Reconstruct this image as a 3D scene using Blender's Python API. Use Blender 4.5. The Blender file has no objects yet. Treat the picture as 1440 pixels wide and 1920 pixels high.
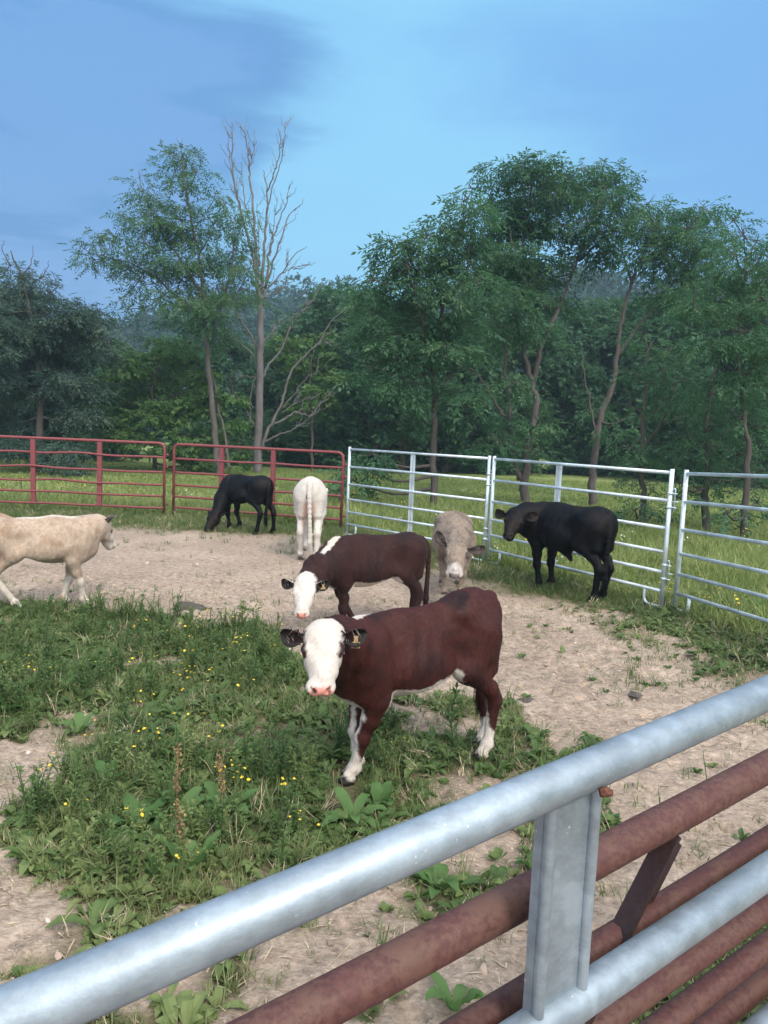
import bpy, math, random
import numpy as np
from mathutils import Vector, Matrix
random.seed(7)
rad = math.radians
SC = bpy.context.scene
COL = SC.collection
DO_TREES = True; DO_WEEDS = True; DO_COWS = True; DO_HAZE = True

# ------------------------------------------------------------------ camera
PITCH, ROLL, HC, FPX = rad(5.95), rad(2.46), 1.79, 1400.0
_f = np.array([0, math.cos(PITCH), -math.sin(PITCH)]); _u0 = np.array([0, math.sin(PITCH), math.cos(PITCH)]); _r0 = np.array([1.0, 0, 0])
CR = _r0*math.cos(ROLL) + _u0*math.sin(ROLL); CU = -_r0*math.sin(ROLL) + _u0*math.cos(ROLL); CF = _f
CP = np.array([0.0, 0.0, HC])
cd = bpy.data.cameras.new("camera"); cam = bpy.data.objects.new("camera", cd); COL.objects.link(cam)
cd.sensor_fit = 'VERTICAL'; cd.sensor_height = 36.0; cd.lens = 36.0*FPX/1920.0
cd.clip_start = 0.02; cd.clip_end = 3000
M4 = Matrix(((CR[0], CU[0], -CF[0], 0), (CR[1], CU[1], -CF[1], 0), (CR[2], CU[2], -CF[2], HC), (0, 0, 0, 1)))
cam.matrix_world = M4
SC.camera = cam

# ------------------------------------------------------------------ world and sun
SUN_EL, SUN_AZ = rad(46), rad(150)      # azimuth measured from +Y towards +X
w = bpy.data.worlds.new("World"); SC.world = w; w.use_nodes = True
nt = w.node_tree; nt.nodes.clear()
def N(t, ty, **k):
    n = t.nodes.new(ty)
    for a, b in k.items(): setattr(n, a, b)
    return n
def build_world():
    L = nt.links.new
    out = N(nt, 'ShaderNodeOutputWorld'); bg = N(nt, 'ShaderNodeBackground'); bg.inputs[1].default_value = 0.10
    sky = N(nt, 'ShaderNodeTexSky', sky_type='NISHITA', sun_disc=False, sun_elevation=SUN_EL, sun_rotation=SUN_AZ, air_density=1.2, dust_density=1.5)
    tc = N(nt, 'ShaderNodeTexCoord')
    sep = N(nt, 'ShaderNodeSeparateXYZ'); L(tc.outputs['Generated'], sep.inputs[0])
    mp = N(nt, 'ShaderNodeMapping'); mp.inputs['Scale'].default_value = (1.2, 1.2, 5.2); L(tc.outputs['Generated'], mp.inputs[0])
    mp.inputs['Location'].default_value = (0.35, 0.0, 0.55)
    mp.inputs['Rotation'].default_value = (0.10, -0.22, 0)
    n1 = N(nt, 'ShaderNodeTexNoise'); n1.inputs['Scale'].default_value = 1.9; n1.inputs['Detail'].default_value = 9; n1.inputs['Roughness'].default_value = .54; n1.inputs['Distortion'].default_value = .5
    L(mp.outputs[0], n1.inputs[0])
    cr = N(nt, 'ShaderNodeValToRGB'); e = cr.color_ramp.elements
    e[0].position = .42; e[0].color = (1.85, 4.5, 8.3, 1); e[1].position = .60; e[1].color = (2.4, 5.6, 9.3, 1)
    L(n1.outputs[0], cr.inputs[0])
    # deeper blue cloud bank low on the left
    def blob(direction, lo, hi):
        d = N(nt, 'ShaderNodeVectorMath', operation='DOT_PRODUCT'); L(tc.outputs['Generated'], d.inputs[0]); d.inputs[1].default_value = Vector(direction).normalized()
        ad = N(nt, 'ShaderNodeMath', operation='MULTIPLY_ADD'); L(n1.outputs[0], ad.inputs[0]); ad.inputs[1].default_value = .22; L(d.outputs['Value'], ad.inputs[2])
        mr = N(nt, 'ShaderNodeMapRange', interpolation_type='SMOOTHSTEP'); L(ad.outputs[0], mr.inputs[0]); mr.inputs[1].default_value = lo+.11; mr.inputs[2].default_value = hi+.11
        return mr
    def mixc(fac, a, col, amt):
        m = N(nt, 'ShaderNodeMix', data_type='RGBA'); s = N(nt, 'ShaderNodeMath', operation='MULTIPLY'); L(fac.outputs[0], s.inputs[0]); s.inputs[1].default_value = amt
        L(s.outputs[0], m.inputs[0]); L(a, m.inputs[6]); m.inputs[7].default_value = (*col, 1); return m.outputs[2]
    c = cr.outputs[0]
    c = mixc(blob((0.03, 1, .34), .84, .98), c, (3.0, 6.9, 9.9), .85)       # bright thin veil ahead
    c = mixc(blob((-.50, 1, .315), .935, .985), c, (.85, 2.35, 5.6), .8)    # darker bank on the left
    c = mixc(blob((-.42, 1, .235), .985, 1.0), c, (2.1, 4.0, 7.6), .6)      # paler streak under it
    c = mixc(blob((-.50, 1, .66), .90, 1.02), c, (1.5, 4.0, 8.2), .4)
    c = mixc(blob((.55, 1, .62), .90, 1.0), c, (1.6, 4.0, 8.5), .6)
    c = mixc(blob((.55, 1, .25), .93, 1.0), c, (1.6, 3.9, 7.9), .45)
    # glow added to the unseen sky overhead and behind the viewer, lighting the scene
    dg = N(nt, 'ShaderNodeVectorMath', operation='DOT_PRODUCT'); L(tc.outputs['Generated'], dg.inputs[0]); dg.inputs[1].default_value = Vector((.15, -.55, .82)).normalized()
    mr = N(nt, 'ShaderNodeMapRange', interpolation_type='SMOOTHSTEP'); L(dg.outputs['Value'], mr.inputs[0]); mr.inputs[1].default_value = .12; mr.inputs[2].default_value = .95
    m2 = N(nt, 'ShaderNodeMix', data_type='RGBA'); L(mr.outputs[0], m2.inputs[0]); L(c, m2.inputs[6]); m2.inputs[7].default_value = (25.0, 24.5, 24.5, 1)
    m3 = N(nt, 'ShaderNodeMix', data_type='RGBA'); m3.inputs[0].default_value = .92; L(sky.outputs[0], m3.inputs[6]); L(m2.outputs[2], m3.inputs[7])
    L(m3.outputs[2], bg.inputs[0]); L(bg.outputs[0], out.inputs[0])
build_world()
sl = bpy.data.lights.new("sun", 'SUN'); sl.energy = 2.6; sl.angle = rad(15); sl.color = (1, .93, .84)
so = bpy.data.objects.new("sun", sl); COL.objects.link(so)
_sd = Vector((math.sin(SUN_AZ)*math.cos(SUN_EL), math.cos(SUN_AZ)*math.cos(SUN_EL), math.sin(SUN_EL)))
so.rotation_euler = (-_sd).to_track_quat('-Z', 'Y').to_euler(); so.location = _sd*60
SC.view_settings.view_transform = 'Standard'; SC.view_settings.look = 'None'; SC.view_settings.gamma = 1.0; SC.view_settings.exposure = 0.10
SC.cycles.max_bounces = 6; SC.cycles.transparent_max_bounces = 8; SC.cycles.volume_bounces = 0; SC.cycles.use_denoising = True

# ------------------------------------------------------------------ helpers
def ray(px, py): return CF*FPX + CR*(px-720) - CU*(py-960)
def W(px, py, d): return CP + ray(px, py)/FPX*d             # the point of the place at that depth
def G(px, py, z=0.0):
    d = ray(px, py); return CP + d*((z-HC)/d[2])
def hsh(ix, iy, s):
    h = (ix.astype(np.int64)*374761393 + iy.astype(np.int64)*668265263 + s*1442695041) & 0xffffffff
    h = ((h ^ (h >> 13))*1274126177) & 0xffffffff; h = h ^ (h >> 16)
    return (h & 0xffffff)/float(0xffffff)
def vn(x, y, sc, s=0):
    x = np.asarray(x, float)*sc; y = np.asarray(y, float)*sc; ix = np.floor(x); iy = np.floor(y); fx = x-ix; fy = y-iy
    fx = fx*fx*(3-2*fx); fy = fy*fy*(3-2*fy); ix = ix.astype(np.int64); iy = iy.astype(np.int64)
    return (hsh(ix, iy, s)*(1-fx)+hsh(ix+1, iy, s)*fx)*(1-fy) + (hsh(ix, iy+1, s)*(1-fx)+hsh(ix+1, iy+1, s)*fx)*fy
def fbm(x, y, sc, s=0, o=3):
    r = 0; a = .5
    for i in range(o): r = r + a*vn(x, y, sc*2**i, s+i*17); a *= .5
    return r/(1-.5**o)
def sstep(a, b, x):
    t = np.clip((np.asarray(x, float)-a)/(b-a), 0, 1); return t*t*(3-2*t)

class MB:
    def __init__(s): s.v = []; s.f = []; s.a = {}; s.n = 0
    def add(s, v, faces, **attrs):
        v = np.asarray(v, float).reshape(-1, 3)
        if not isinstance(faces, list): faces = [faces]
        for f in faces:
            f = np.asarray(f)
            if len(f): s.f.append(f.astype(np.int64)+s.n)
        for k, a in attrs.items():
            a = np.asarray(a, float)
            if a.ndim == 0: a = np.full(len(v), float(a))
            s.a.setdefault(k, []).append((s.n, a))
        s.v.append(v); s.n += len(v)
    def build(s, name, mat, parent=None, smooth=True):
        V = np.concatenate(s.v) if s.v else np.zeros((0, 3))
        me = bpy.data.meshes.new(name); me.vertices.add(len(V)); me.vertices.foreach_set('co', V.astype(np.float32).ravel())
        tot = np.concatenate([np.full(len(f), f.shape[1]) for f in s.f]); loops = np.concatenate([f.ravel() for f in s.f])
        me.loops.add(len(loops)); me.loops.foreach_set('vertex_index', loops.astype(np.int32))
        me.polygons.add(len(tot)); st = np.concatenate([[0], np.cumsum(tot)[:-1]])
        me.polygons.foreach_set('loop_start', st.astype(np.int32)); me.polygons.foreach_set('loop_total', tot.astype(np.int32))
        me.polygons.foreach_set('use_smooth', np.full(len(tot), smooth))
        for k, chunks in s.a.items():
            dim = 1 if chunks[0][1].ndim == 1 else chunks[0][1].shape[1]
            if dim == 1:
                A = np.zeros(len(V), np.float32)
                for o, a in chunks: A[o:o+len(a)] = a
                me.attributes.new(k, 'FLOAT', 'POINT').data.foreach_set('value', A)
            else:
                A = np.zeros((len(V), 3), np.float32)
                for o, a in chunks: A[o:o+len(a)] = a
                me.attributes.new(k, 'FLOAT_VECTOR', 'POINT').data.foreach_set('vector', A.ravel())
        me.update(calc_edges=True)
        if mat: me.materials.append(mat)
        ob = bpy.data.objects.new(name, me); COL.objects.link(ob)
        if parent: ob.parent = parent
        return ob
def empty(name, loc, label, cat, group=None, rz=0):
    o = bpy.data.objects.new(name, None); COL.objects.link(o); o.location = loc; o.rotation_euler = (0, 0, rz); o.empty_display_size = .2
    return tag(o, label, cat, group)
def tag(o, label=None, cat=None, group=None, kind=None):
    if label: o['label'] = label
    if cat: o['category'] = cat
    if group: o['group'] = group
    if kind: o['kind'] = kind
    return o
def tube(pts, r, n=10, caps=True, close=False):
    P = np.asarray(pts, float); m = len(P); r = np.broadcast_to(np.asarray(r, float), (m,))
    T = np.gradient(P, axis=0); T /= np.linalg.norm(T, axis=1)[:, None]+1e-12
    up = np.array([0, 0, 1.0]) if abs(T[0][2]) < .9 else np.array([1.0, 0, 0])
    A = np.cross(T[0], up); A /= np.linalg.norm(A); V = []
    th = np.arange(n)/n*2*math.pi
    for i in range(m):
        A = A-T[i]*(A@T[i]); A /= np.linalg.norm(A)+1e-12; B = np.cross(T[i], A)
        V.append(P[i]+r[i]*(np.cos(th)[:, None]*A+np.sin(th)[:, None]*B))
    V = np.concatenate(V); i, j = np.meshgrid(np.arange(m-1), np.arange(n), indexing='ij'); j2 = (j+1) % n
    F = [np.stack([i*n+j, i*n+j2, (i+1)*n+j2, (i+1)*n+j], -1).reshape(-1, 4)]
    if caps: F += [np.arange(n)[::-1][None], (np.arange(n)+(m-1)*n)[None]]
    return V, F
def box(c, s, R=None):
    c = np.asarray(c, float); s = np.asarray(s, float)/2
    v = np.array([[x, y, z] for x in (-1, 1) for y in (-1, 1) for z in (-1, 1)], float)*s
    if R is not None: v = v@np.asarray(R).T
    return v+c, np.array([[0, 1, 3, 2], [4, 6, 7, 5], [0, 4, 5, 1], [2, 3, 7, 6], [0, 2, 6, 4], [1, 5, 7, 3]])
def smoothpath(pts, n=6):
    P = np.asarray(pts, float); P2 = np.vstack([2*P[0]-P[1], P, 2*P[-1]-P[-2]]); out = []
    for i in range(1, len(P2)-2):
        a, b, c, d = P2[i-1:i+3]
        for k in range(n):
            t = k/n; out.append(.5*((2*b)+(-a+c)*t+(2*a-5*b+4*c-d)*t*t+(-a+3*b-3*c+d)*t**3))
    out.append(P[-1]); return np.array(out)
def fillet(pts, R, n=6):
    P = [np.asarray(p, float) for p in pts]; out = [P[0]]
    for i in range(1, len(P)-1):
        a = P[i-1]-P[i]; b = P[i+1]-P[i]; r = min(R, np.linalg.norm(a)*.49, np.linalg.norm(b)*.49)
        p = P[i]+a/np.linalg.norm(a)*r; q = P[i]+b/np.linalg.norm(b)*r
        for k in range(n+1):
            t = k/n; out.append((1-t)**2*p+2*t*(1-t)*P[i]+t*t*q)
    out.append(P[-1]); return np.array(out)

# ------------------------------------------------------------------ materials
def mat_new(name):
    m = bpy.data.materials.new(name); m.use_nodes = True; t = m.node_tree; b = t.nodes['Principled BSDF']; return m, t, b
def noise(t, scale, detail=4, rough=.55, coord='Object', vec=None, stretch=None):
    tc = N(t, 'ShaderNodeTexCoord'); src = tc.outputs[coord] if vec is None else vec
    if stretch:
        mp = N(t, 'ShaderNodeMapping'); mp.inputs['Scale'].default_value = stretch; t.links.new(src, mp.inputs[0]); src = mp.outputs[0]
    n = N(t, 'ShaderNodeTexNoise'); n.inputs['Scale'].default_value = scale; n.inputs['Detail'].default_value = detail; n.inputs['Roughness'].default_value = rough
    t.links.new(src, n.inputs[0]); return n.outputs[0]
def ramp(t, fac, stops):
    r = N(t, 'ShaderNodeValToRGB'); e = r.color_ramp.elements
    while len(e) < len(stops): e.new(.5)
    for k, (p, c) in enumerate(stops): e[k].position = p; e[k].color = (*c, 1) if len(c) == 3 else c
    t.links.new(fac, r.inputs[0]); return r.outputs[0]
def mix(t, fac, a, b, mode='MIX'):
    m = N(t, 'ShaderNodeMix', data_type='RGBA', blend_type=mode)
    for s, v in ((m.inputs[0], fac), (m.inputs[6], a), (m.inputs[7], b)):
        if hasattr(v, 'links'): t.links.new(v, s)
        else: s.default_value = v if not isinstance(v, tuple) else (*v, 1)
    return m.outputs[2]
def math_(t, op, a, b=0.0, c=0.0):
    m = N(t, 'ShaderNodeMath', operation=op)
    for s, v in zip(m.inputs, (a, b, c)):
        if hasattr(v, 'links'): t.links.new(v, s)
        else: s.default_value = v
    return m.outputs[0]
def bump(t, b, h, strength, dist=.01, nrm=None):
    n = N(t, 'ShaderNodeBump'); n.inputs['Strength'].default_value = strength; n.inputs['Distance'].default_value = dist
    t.links.new(h, n.inputs['Height'])
    if nrm: t.links.new(nrm, n.inputs['Normal'])
    t.links.new(n.outputs[0], b.inputs['Normal']); return n.outputs[0]
def attr(t, name, out='Fac'):
    a = N(t, 'ShaderNodeAttribute'); a.attribute_name = name; return a.outputs[out]
MAT = {}
def m_steel(name='galvanised_steel', base=(.62, .68, .74), near=False):
    m, t, b = mat_new(name); L = t.links.new
    n1 = noise(t, 9 if near else 5, 6, .6); n2 = noise(t, 90 if near else 40, 3, .6); n3 = noise(t, 26, 2, .5, stretch=(1, 1, 1))
    c = ramp(t, n1, [(.3, tuple(x*.68 for x in base)), (.7, tuple(min(1, x*1.18) for x in base))])
    if near:
        n4 = noise(t, 60, 5, .75, stretch=(.5, .5, 1)); c = mix(t, .6, c, ramp(t, n4, [(.3, (.34,)*3), (.7, (.66,)*3)]), 'OVERLAY')
        n5 = noise(t, 140, 3, .6); c = mix(t, ramp(t, n5, [(.70, (0, 0, 0)), (.74, (.8,)*3)]), c, (.62, .66, .68))
    c = mix(t, math_(t, 'MULTIPLY', ramp(t, n3, [(.60, (0, 0, 0)), (.68, (1, 1, 1))]), .45), c, tuple(min(1, x*1.28) for x in base))
    c = mix(t, ramp(t, n2, [(.68, (0, 0, 0)), (.8, (.35, .35, .35))]), c, (.33, .34, .36))
    L(c, b.inputs['Base Color']); b.inputs['Metallic'].default_value = .55
    r = ramp(t, n1, [(.3, (.42,)*3), (.7, (.6,)*3)]); L(r, b.inputs['Roughness']); bump(t, b, n2, .10, .004); return m
def m_redpaint(name, base, rust, amt, scale=1.0):
    m, t, b = mat_new(name); L = t.links.new
    n1 = noise(t, 7*scale, 8, .65); n2 = noise(t, 60*scale, 5, .7); n3 = noise(t, 150*scale, 2, .6)
    c = ramp(t, n2, [(.3, tuple(x*.60 for x in base)), (.72, tuple(x*1.35 for x in base))])
    s = math_(t, 'ADD', math_(t, 'MULTIPLY', n1, .6), math_(t, 'MULTIPLY', n2, .4))
    k = ramp(t, s, [(amt, (0, 0, 0)), (amt+.08, (1, 1, 1))]); c = mix(t, math_(t, 'MULTIPLY', k, .75), c, rust)
    k2 = ramp(t, n3, [(.66, (0, 0, 0)), (.72, (1, 1, 1))]); c = mix(t, math_(t, 'MULTIPLY', k2, .5), c, (.06, .03, .025))
    L(c, b.inputs['Base Color']); b.inputs['Roughness'].default_value = .62; bump(t, b, n2, .25, .004); return m
def m_leaf(name, c1, c2, c3, trans=.35, attrname='tint'):
    m, t, b = mat_new(name); L = t.links.new
    n = attr(t, attrname); n2 = noise(t, .55, 3, .6, coord='Object')
    c = ramp(t, n, [(0, c1), (.5, c2), (1, c3)])
    c = mix(t, ramp(t, n2, [(.35, (0, 0, 0)), (.65, (.35, .35, .35))]), c, tuple(x*.62 for x in c2))
    L(c, b.inputs['Base Color']); b.inputs['Roughness'].default_value = .6; b.inputs['Specular IOR Level'].default_value = .25
    tr = N(t, 'ShaderNodeBsdfTranslucent'); L(mix(t, .5, c, (c2[0]*1.5, c2[1]*1.5, c2[2]*.9)), tr.inputs[0])
    ms = N(t, 'ShaderNodeMixShader'); ms.inputs[0].default_value = trans; L(b.outputs[0], ms.inputs[1]); L(tr.outputs[0], ms.inputs[2])
    L(ms.outputs[0], t.nodes['Material Output'].inputs[0]); return m
def m_bark(name, a, b_, sc=6):
    m, t, b = mat_new(name); L = t.links.new
    n = noise(t, sc, 6, .7, stretch=(1, 1, .25)); L(ramp(t, n, [(.3, a), (.7, b_)]), b.inputs['Base Color']); b.inputs['Roughness'].default_value = .9
    bump(t, b, n, .6, .05); return m
def m_coat(name, base, base2, white=(.60, .545, .49), dark=(.02, .017, .017), pink=(.62, .27, .22), streak=60, patch=3.0, rough=.75, extra=None, bumpd=.35, edge=.02, sheen=.15, shag=.3, spec=.18):
    m, t, b = mat_new(name); L = t.links.new
    n1 = noise(t, patch, 5, .6); n2 = noise(t, streak, 4, .65, stretch=(1.0, 1.6, .45)); n3 = noise(t, 28, 4, .6)
    k = math_(t, 'ADD', math_(t, 'MULTIPLY', n1, .75), math_(t, 'MULTIPLY', n2, .25))
    c = ramp(t, k, [(.36, base), (.62, base2)])
    if extra: c = mix(t, ramp(t, n1, [(.5, (0, 0, 0)), (.62, (1, 1, 1))]), c, extra)
    c = mix(t, .45, c, ramp(t, n2, [(.25, (.35,)*3), (.75, (.68,)*3)]), 'OVERLAY')
    wj = math_(t, 'MULTIPLY', math_(t, 'SUBTRACT', n3, .5), edge*2.2)
    wv = ramp(t, n2, [(.25, tuple(x*.66 for x in white)), (.7, tuple(min(1, x*1.10) for x in white))])
    wv = mix(t, ramp(t, n1, [(.45, (0, 0, 0)), (.75, (.5,)*3)]), wv, (white[0]*.80, white[1]*.72, white[2]*.62))
    def mask(nm, col, c, soft):
        s = math_(t, 'ADD', attr(t, nm), wj); r = N(t, 'ShaderNodeMapRange'); r.inputs[1].default_value = -soft; r.inputs[2].default_value = soft; L(s, r.inputs[0])
        return mix(t, r.outputs[0], c, col)
    c = mask('m_white', wv, c, .008); c = mask('m_pink', pink, c, .006); c = mask('m_dark', dark, c, .006)
    c = mix(t, 1.0, c, ramp(t, attr(t, 'strand'), [(0, (1-shag,)*3), (.5, (1, 1, 1)), (1, (min(1, 1+shag),)*3)]), 'MULTIPLY')
    L(c, b.inputs['Base Color']); b.inputs['Roughness'].default_value = rough; b.inputs['Specular IOR Level'].default_value = spec
    b.inputs['Sheen Weight'].default_value = sheen; b.inputs['Sheen Roughness'].default_value = .5
    bump(t, b, math_(t, 'ADD', n2, math_(t, 'MULTIPLY', n3, .5)), bumpd, .012); return m
def m_plain(name, col, rough=.6, metal=0, nscale=30, var=.15, spec=.5):
    m, t, b = mat_new(name); n = noise(t, nscale, 4)
    t.links.new(ramp(t, n, [(.3, tuple(x*(1-var) for x in col)), (.7, tuple(min(1, x*(1+var)) for x in col))]), b.inputs['Base Color'])
    b.inputs['Roughness'].default_value = rough; b.inputs['Metallic'].default_value = metal; b.inputs['Specular IOR Level'].default_value = spec; return m

# ------------------------------------------------------------------ ground
FENCE = [(-13, 15.2), (-9.2, 14.45), (-4.25, 14.6), (-.78, 13.75), (1.47, 10.5), (3.1, 7.98), (3.42, 6.5), (3.75, 4.95), (4.2, 2.2)]
def fence_side(x, y):
    """signed distance to the pen's far fence line: positive inside the pen (near side)"""
    x = np.asarray(x, float); y = np.asarray(y, float); best = np.full(x.shape, 1e9); sgn = np.ones(x.shape)
    for (ax, ay), (bx, by) in zip(FENCE[:-1], FENCE[1:]):
        dx, dy = bx-ax, by-ay; l2 = dx*dx+dy*dy; t = np.clip(((x-ax)*dx+(y-ay)*dy)/l2, 0, 1)
        d = np.hypot(x-ax-t*dx, y-ay-t*dy); s = np.sign((x-ax)*dy-(y-ay)*dx); m = d < best
        best = np.where(m, d, best); sgn = np.where(m, s, sgn)
    return best*sgn
def poly_px(pts): return np.array([G(*p)[:2] for p in pts])
def inpoly(P, x, y):
    r = np.zeros(np.shape(x), bool); j = len(P)-1
    for i in range(len(P)):
        xi, yi = P[i]; xj, yj = P[j]
        r ^= ((yi > y) != (yj > y)) & (x < (xj-xi)*(y-yi)/(yj-yi+1e-12)+xi); j = i
    return r
P_WEED = poly_px([(-900, 1120), (0, 1135), (120, 1138), (240, 1148), (340, 1160), (440, 1172), (540, 1205), (600, 1290), (650, 1340), (735, 1360), (745, 1430), (735, 1530), (690, 1600), (560, 1640), (450, 1660), (330, 1700), (200, 1665), (60, 1620), (50, 1530), (120, 1470), (115, 1410), (40, 1385), (-900, 1380)])
P_UNDER = poly_px([(640, 1290), (760, 1300), (900, 1300), (990, 1330), (1000, 1440), (900, 1540), (760, 1620), (620, 1620), (600, 1420)])
P_LOWR = poly_px([(780, 1440), (1100, 1400), (1200, 1560), (1000, 1750), (800, 1720), (640, 1700), (620, 1640)])
P_LOWL = poly_px([(-300, 1600), (100, 1600), (300, 1680), (560, 1660), (700, 1640), (760, 1920), (-300, 1920)])
P_CORN = poly_px([(1100, 1780), (1440, 1600), (1700, 1600), (1700, 2000), (1000, 2000)])
P_BARE = poly_px([(-900, 1400), (30, 1400), (105, 1415), (115, 1460), (50, 1520), (40, 1590), (-900, 1600)])
P_HOLE = poly_px([(390, 1340), (480, 1350), (640, 1370), (640, 1400), (500, 1420), (380, 1390)])
def dens(x, y):
    wx = x+(fbm(x, y, 3.0, 5)-.5)*.5; wy = y+(fbm(x, y, 3.0, 9)-.5)*.5
    n = fbm(x, y, 2.2, 3); fs = fence_side(x, y)
    d = np.full(np.shape(x), .02)
    d = np.maximum(d, .10*sstep(.55, .75, fbm(x, y, 1.1, 31)))
    d = np.maximum(d, np.where(inpoly(P_WEED, wx, wy), 1.0*sstep(.20, .36, n)+.22, 0))
    d = np.maximum(d, np.where(inpoly(P_UNDER, wx, wy), .60*sstep(.34, .56, n)+.10, 0))
    d = np.maximum(d, np.where(inpoly(P_LOWR, wx, wy), .45*sstep(.38, .6, n)+.07, 0))
    d = np.maximum(d, np.where(inpoly(P_LOWL, wx, wy), .5*sstep(.42, .64, n)+.05, 0))
    d = np.maximum(d, np.where(inpoly(P_CORN, wx, wy), .8*sstep(.35, .5, n)+.1, 0))
    d = np.where(inpoly(P_BARE, wx, wy), np.minimum(d, .04), d); d = np.where(inpoly(P_HOLE, wx, wy), np.minimum(d, .45), d)
    ws = np.interp(x, [-4, -.5, 1.5, 3], [1.9, 1.25, .95, .62])
    d = np.maximum(d, (.95*sstep(ws, ws*.5, fs+(n-.5)*.7)+.25*sstep(ws*1.6, ws, fs+(n-.5)*1.2)) * (y > 3))
    return np.clip(d, 0, 1)
def hoofprints(x, y):
    x = np.asarray(x, float); y = np.asarray(y, float); z = np.zeros(np.broadcast(x, y).shape)
    for sz, sd in ((.23, 3), (.31, 8)):
        gx = np.floor(x/sz); gy = np.floor(y/sz)
        for i in (-1, 0, 1):
            for j in (-1, 0, 1):
                cx = gx+i; cy = gy+j; px = (cx+hsh(cx, cy, sd))*sz; py = (cy+hsh(cx, cy, sd+1))*sz; on = hsh(cx, cy, sd+2) > .35; r = .035+.03*hsh(cx, cy, sd+4); q = np.hypot(x-px, y-py)/r
                z += on*(-.030*np.exp(-(q*1.1)**4)+.013*np.exp(-((q-1.35)*3)**2))
    return z
def ground_z(x, y):
    z = .022*(fbm(x, y, 1.3, 2)-.5)+.008*(fbm(x, y, 7, 12, 2)-.5)
    z = z + .11*sstep(3.1, 3.6, x)*sstep(8.0, 5.6, y)*sstep(0, 3, y)
    z = z + .082*np.clip((x*.823+(y-.52)*.568)-.205, -1.9, 2.6)*sstep(2.15, 1.6, y)
    z = z + .05*(fbm(x, y, .15, 40)-.5)*sstep(15, 30, y)
    fine = (fbm(x, y, 10, 76, 2)-.5)*.024+(fbm(x, y, 24, 77, 2)-.5)*.026
    fine = fine + hoofprints(x, y)*(.4+.6*sstep(.35, .6, fbm(x, y, .7, 55)))
    return z + fine*sstep(0, -1.0, -np.abs(np.asarray(y)-4)+4.8)*.0 + fine*(np.abs(x) < 5)*(y < 9)
def build_ground():
    def axis(lo, hi, c, fine, n):
        t = np.linspace(-1, 1, n); k = 5.2; s = np.sinh(k*t)/math.sinh(k)
        return np.where(s < 0, c+s*(c-lo), c+s*(hi-c))
    xs = np.unique(np.concatenate([np.arange(-4.6, 4.2, .03), -4.6-np.cumsum(.03*1.06**np.arange(1, 118)), 4.2+np.cumsum(.03*1.06**np.arange(1, 118))]))
    ys = np.unique(np.concatenate([np.arange(1.2, 8.4, .03), 1.2-np.cumsum(.05*1.08**np.arange(1, 70)), 8.4+np.cumsum(.03*1.045**np.arange(1, 160))]))
    X, Y = np.meshgrid(xs, ys, indexing='ij'); nx, ny = X.shape
    Z = ground_z(X, Y); D = dens(X, Y); FS = fence_side(X, Y)
    V = np.stack([X, Y, Z], -1).reshape(-1, 3); i, j = np.meshgrid(np.arange(nx-1), np.arange(ny-1), indexing='ij')
    F = np.stack([i*ny+j, (i+1)*ny+j, (i+1)*ny+j+1, i*ny+j+1], -1).reshape(-1, 4)
    m, t, b = mat_new('soil'); L = t.links.new
    cov = attr(t, 'cover'); fld = attr(t, 'field')
    n1 = noise(t, 1.1, 5, .6); n2 = noise(t, 14, 6, .7); n3 = noise(t, 55, 5, .7, stretch=(.45, 1, 1)); n4 = noise(t, 170, 3, .6)
    c = ramp(t, n1, [(.3, (.275, .213, .168)), (.7, (.40, .318, .25))])
    c = mix(t, .75, c, ramp(t, n2, [(.28, (.20,)*3), (.5, (.5,)*3), (.72, (.74,)*3)]), 'OVERLAY')
    c = mix(t, .75, c, ramp(t, n3, [(.25, (.18,)*3), (.5, (.5,)*3), (.75, (.76,)*3)]), 'OVERLAY')
    c = mix(t, ramp(t, n4, [(.62, (0, 0, 0)), (.70, (.6,)*3)]), c, (.17, .12, .09))
    c = mix(t, ramp(t, noise(t, 90, 2, .5, stretch=(.3, 1, 1)), [(.64, (0, 0, 0)), (.70, (.7,)*3)]), c, (.56, .47, .37))
    k = math_(t, 'ADD', cov, math_(t, 'MULTIPLY', math_(t, 'SUBTRACT', n2, .5), .7))
    under = ramp(t, n3, [(.3, (.075, .075, .035)), (.7, (.17, .15, .085))])
    c = mix(t, ramp(t, k, [(.12, (0, 0, 0)), (.55, (1, 1, 1))]), c, under)
    g = ramp(t, noise(t, .35, 6, .65), [(.3, (.115, .175, .035)), (.5, (.17, .235, .055)), (.72, (.24, .30, .085))])
    g = mix(t, .6, g, ramp(t, noise(t, 6, 5, .7, stretch=(1, .3, 1)), [(.3, (.3,)*3), (.7, (.68,)*3)]), 'OVERLAY')
    c = mix(t, fld, c, mix(t, .25, g, (.26, .27, .17)))
    L(c, b.inputs['Base Color']); b.inputs['Roughness'].default_value = .95; b.inputs['Specular IOR Level'].default_value = .15
    bump(t, b, math_(t, 'ADD', math_(t, 'MULTIPLY', n2, 1.2), n3), .8, .02)
    mb = MB(); mb.add(V, F, cover=D.ravel(), field=sstep(.2, -1.0, FS).ravel()); o = mb.build('ground', m)
    tag(o, kind='structure')
build_ground()

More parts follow.
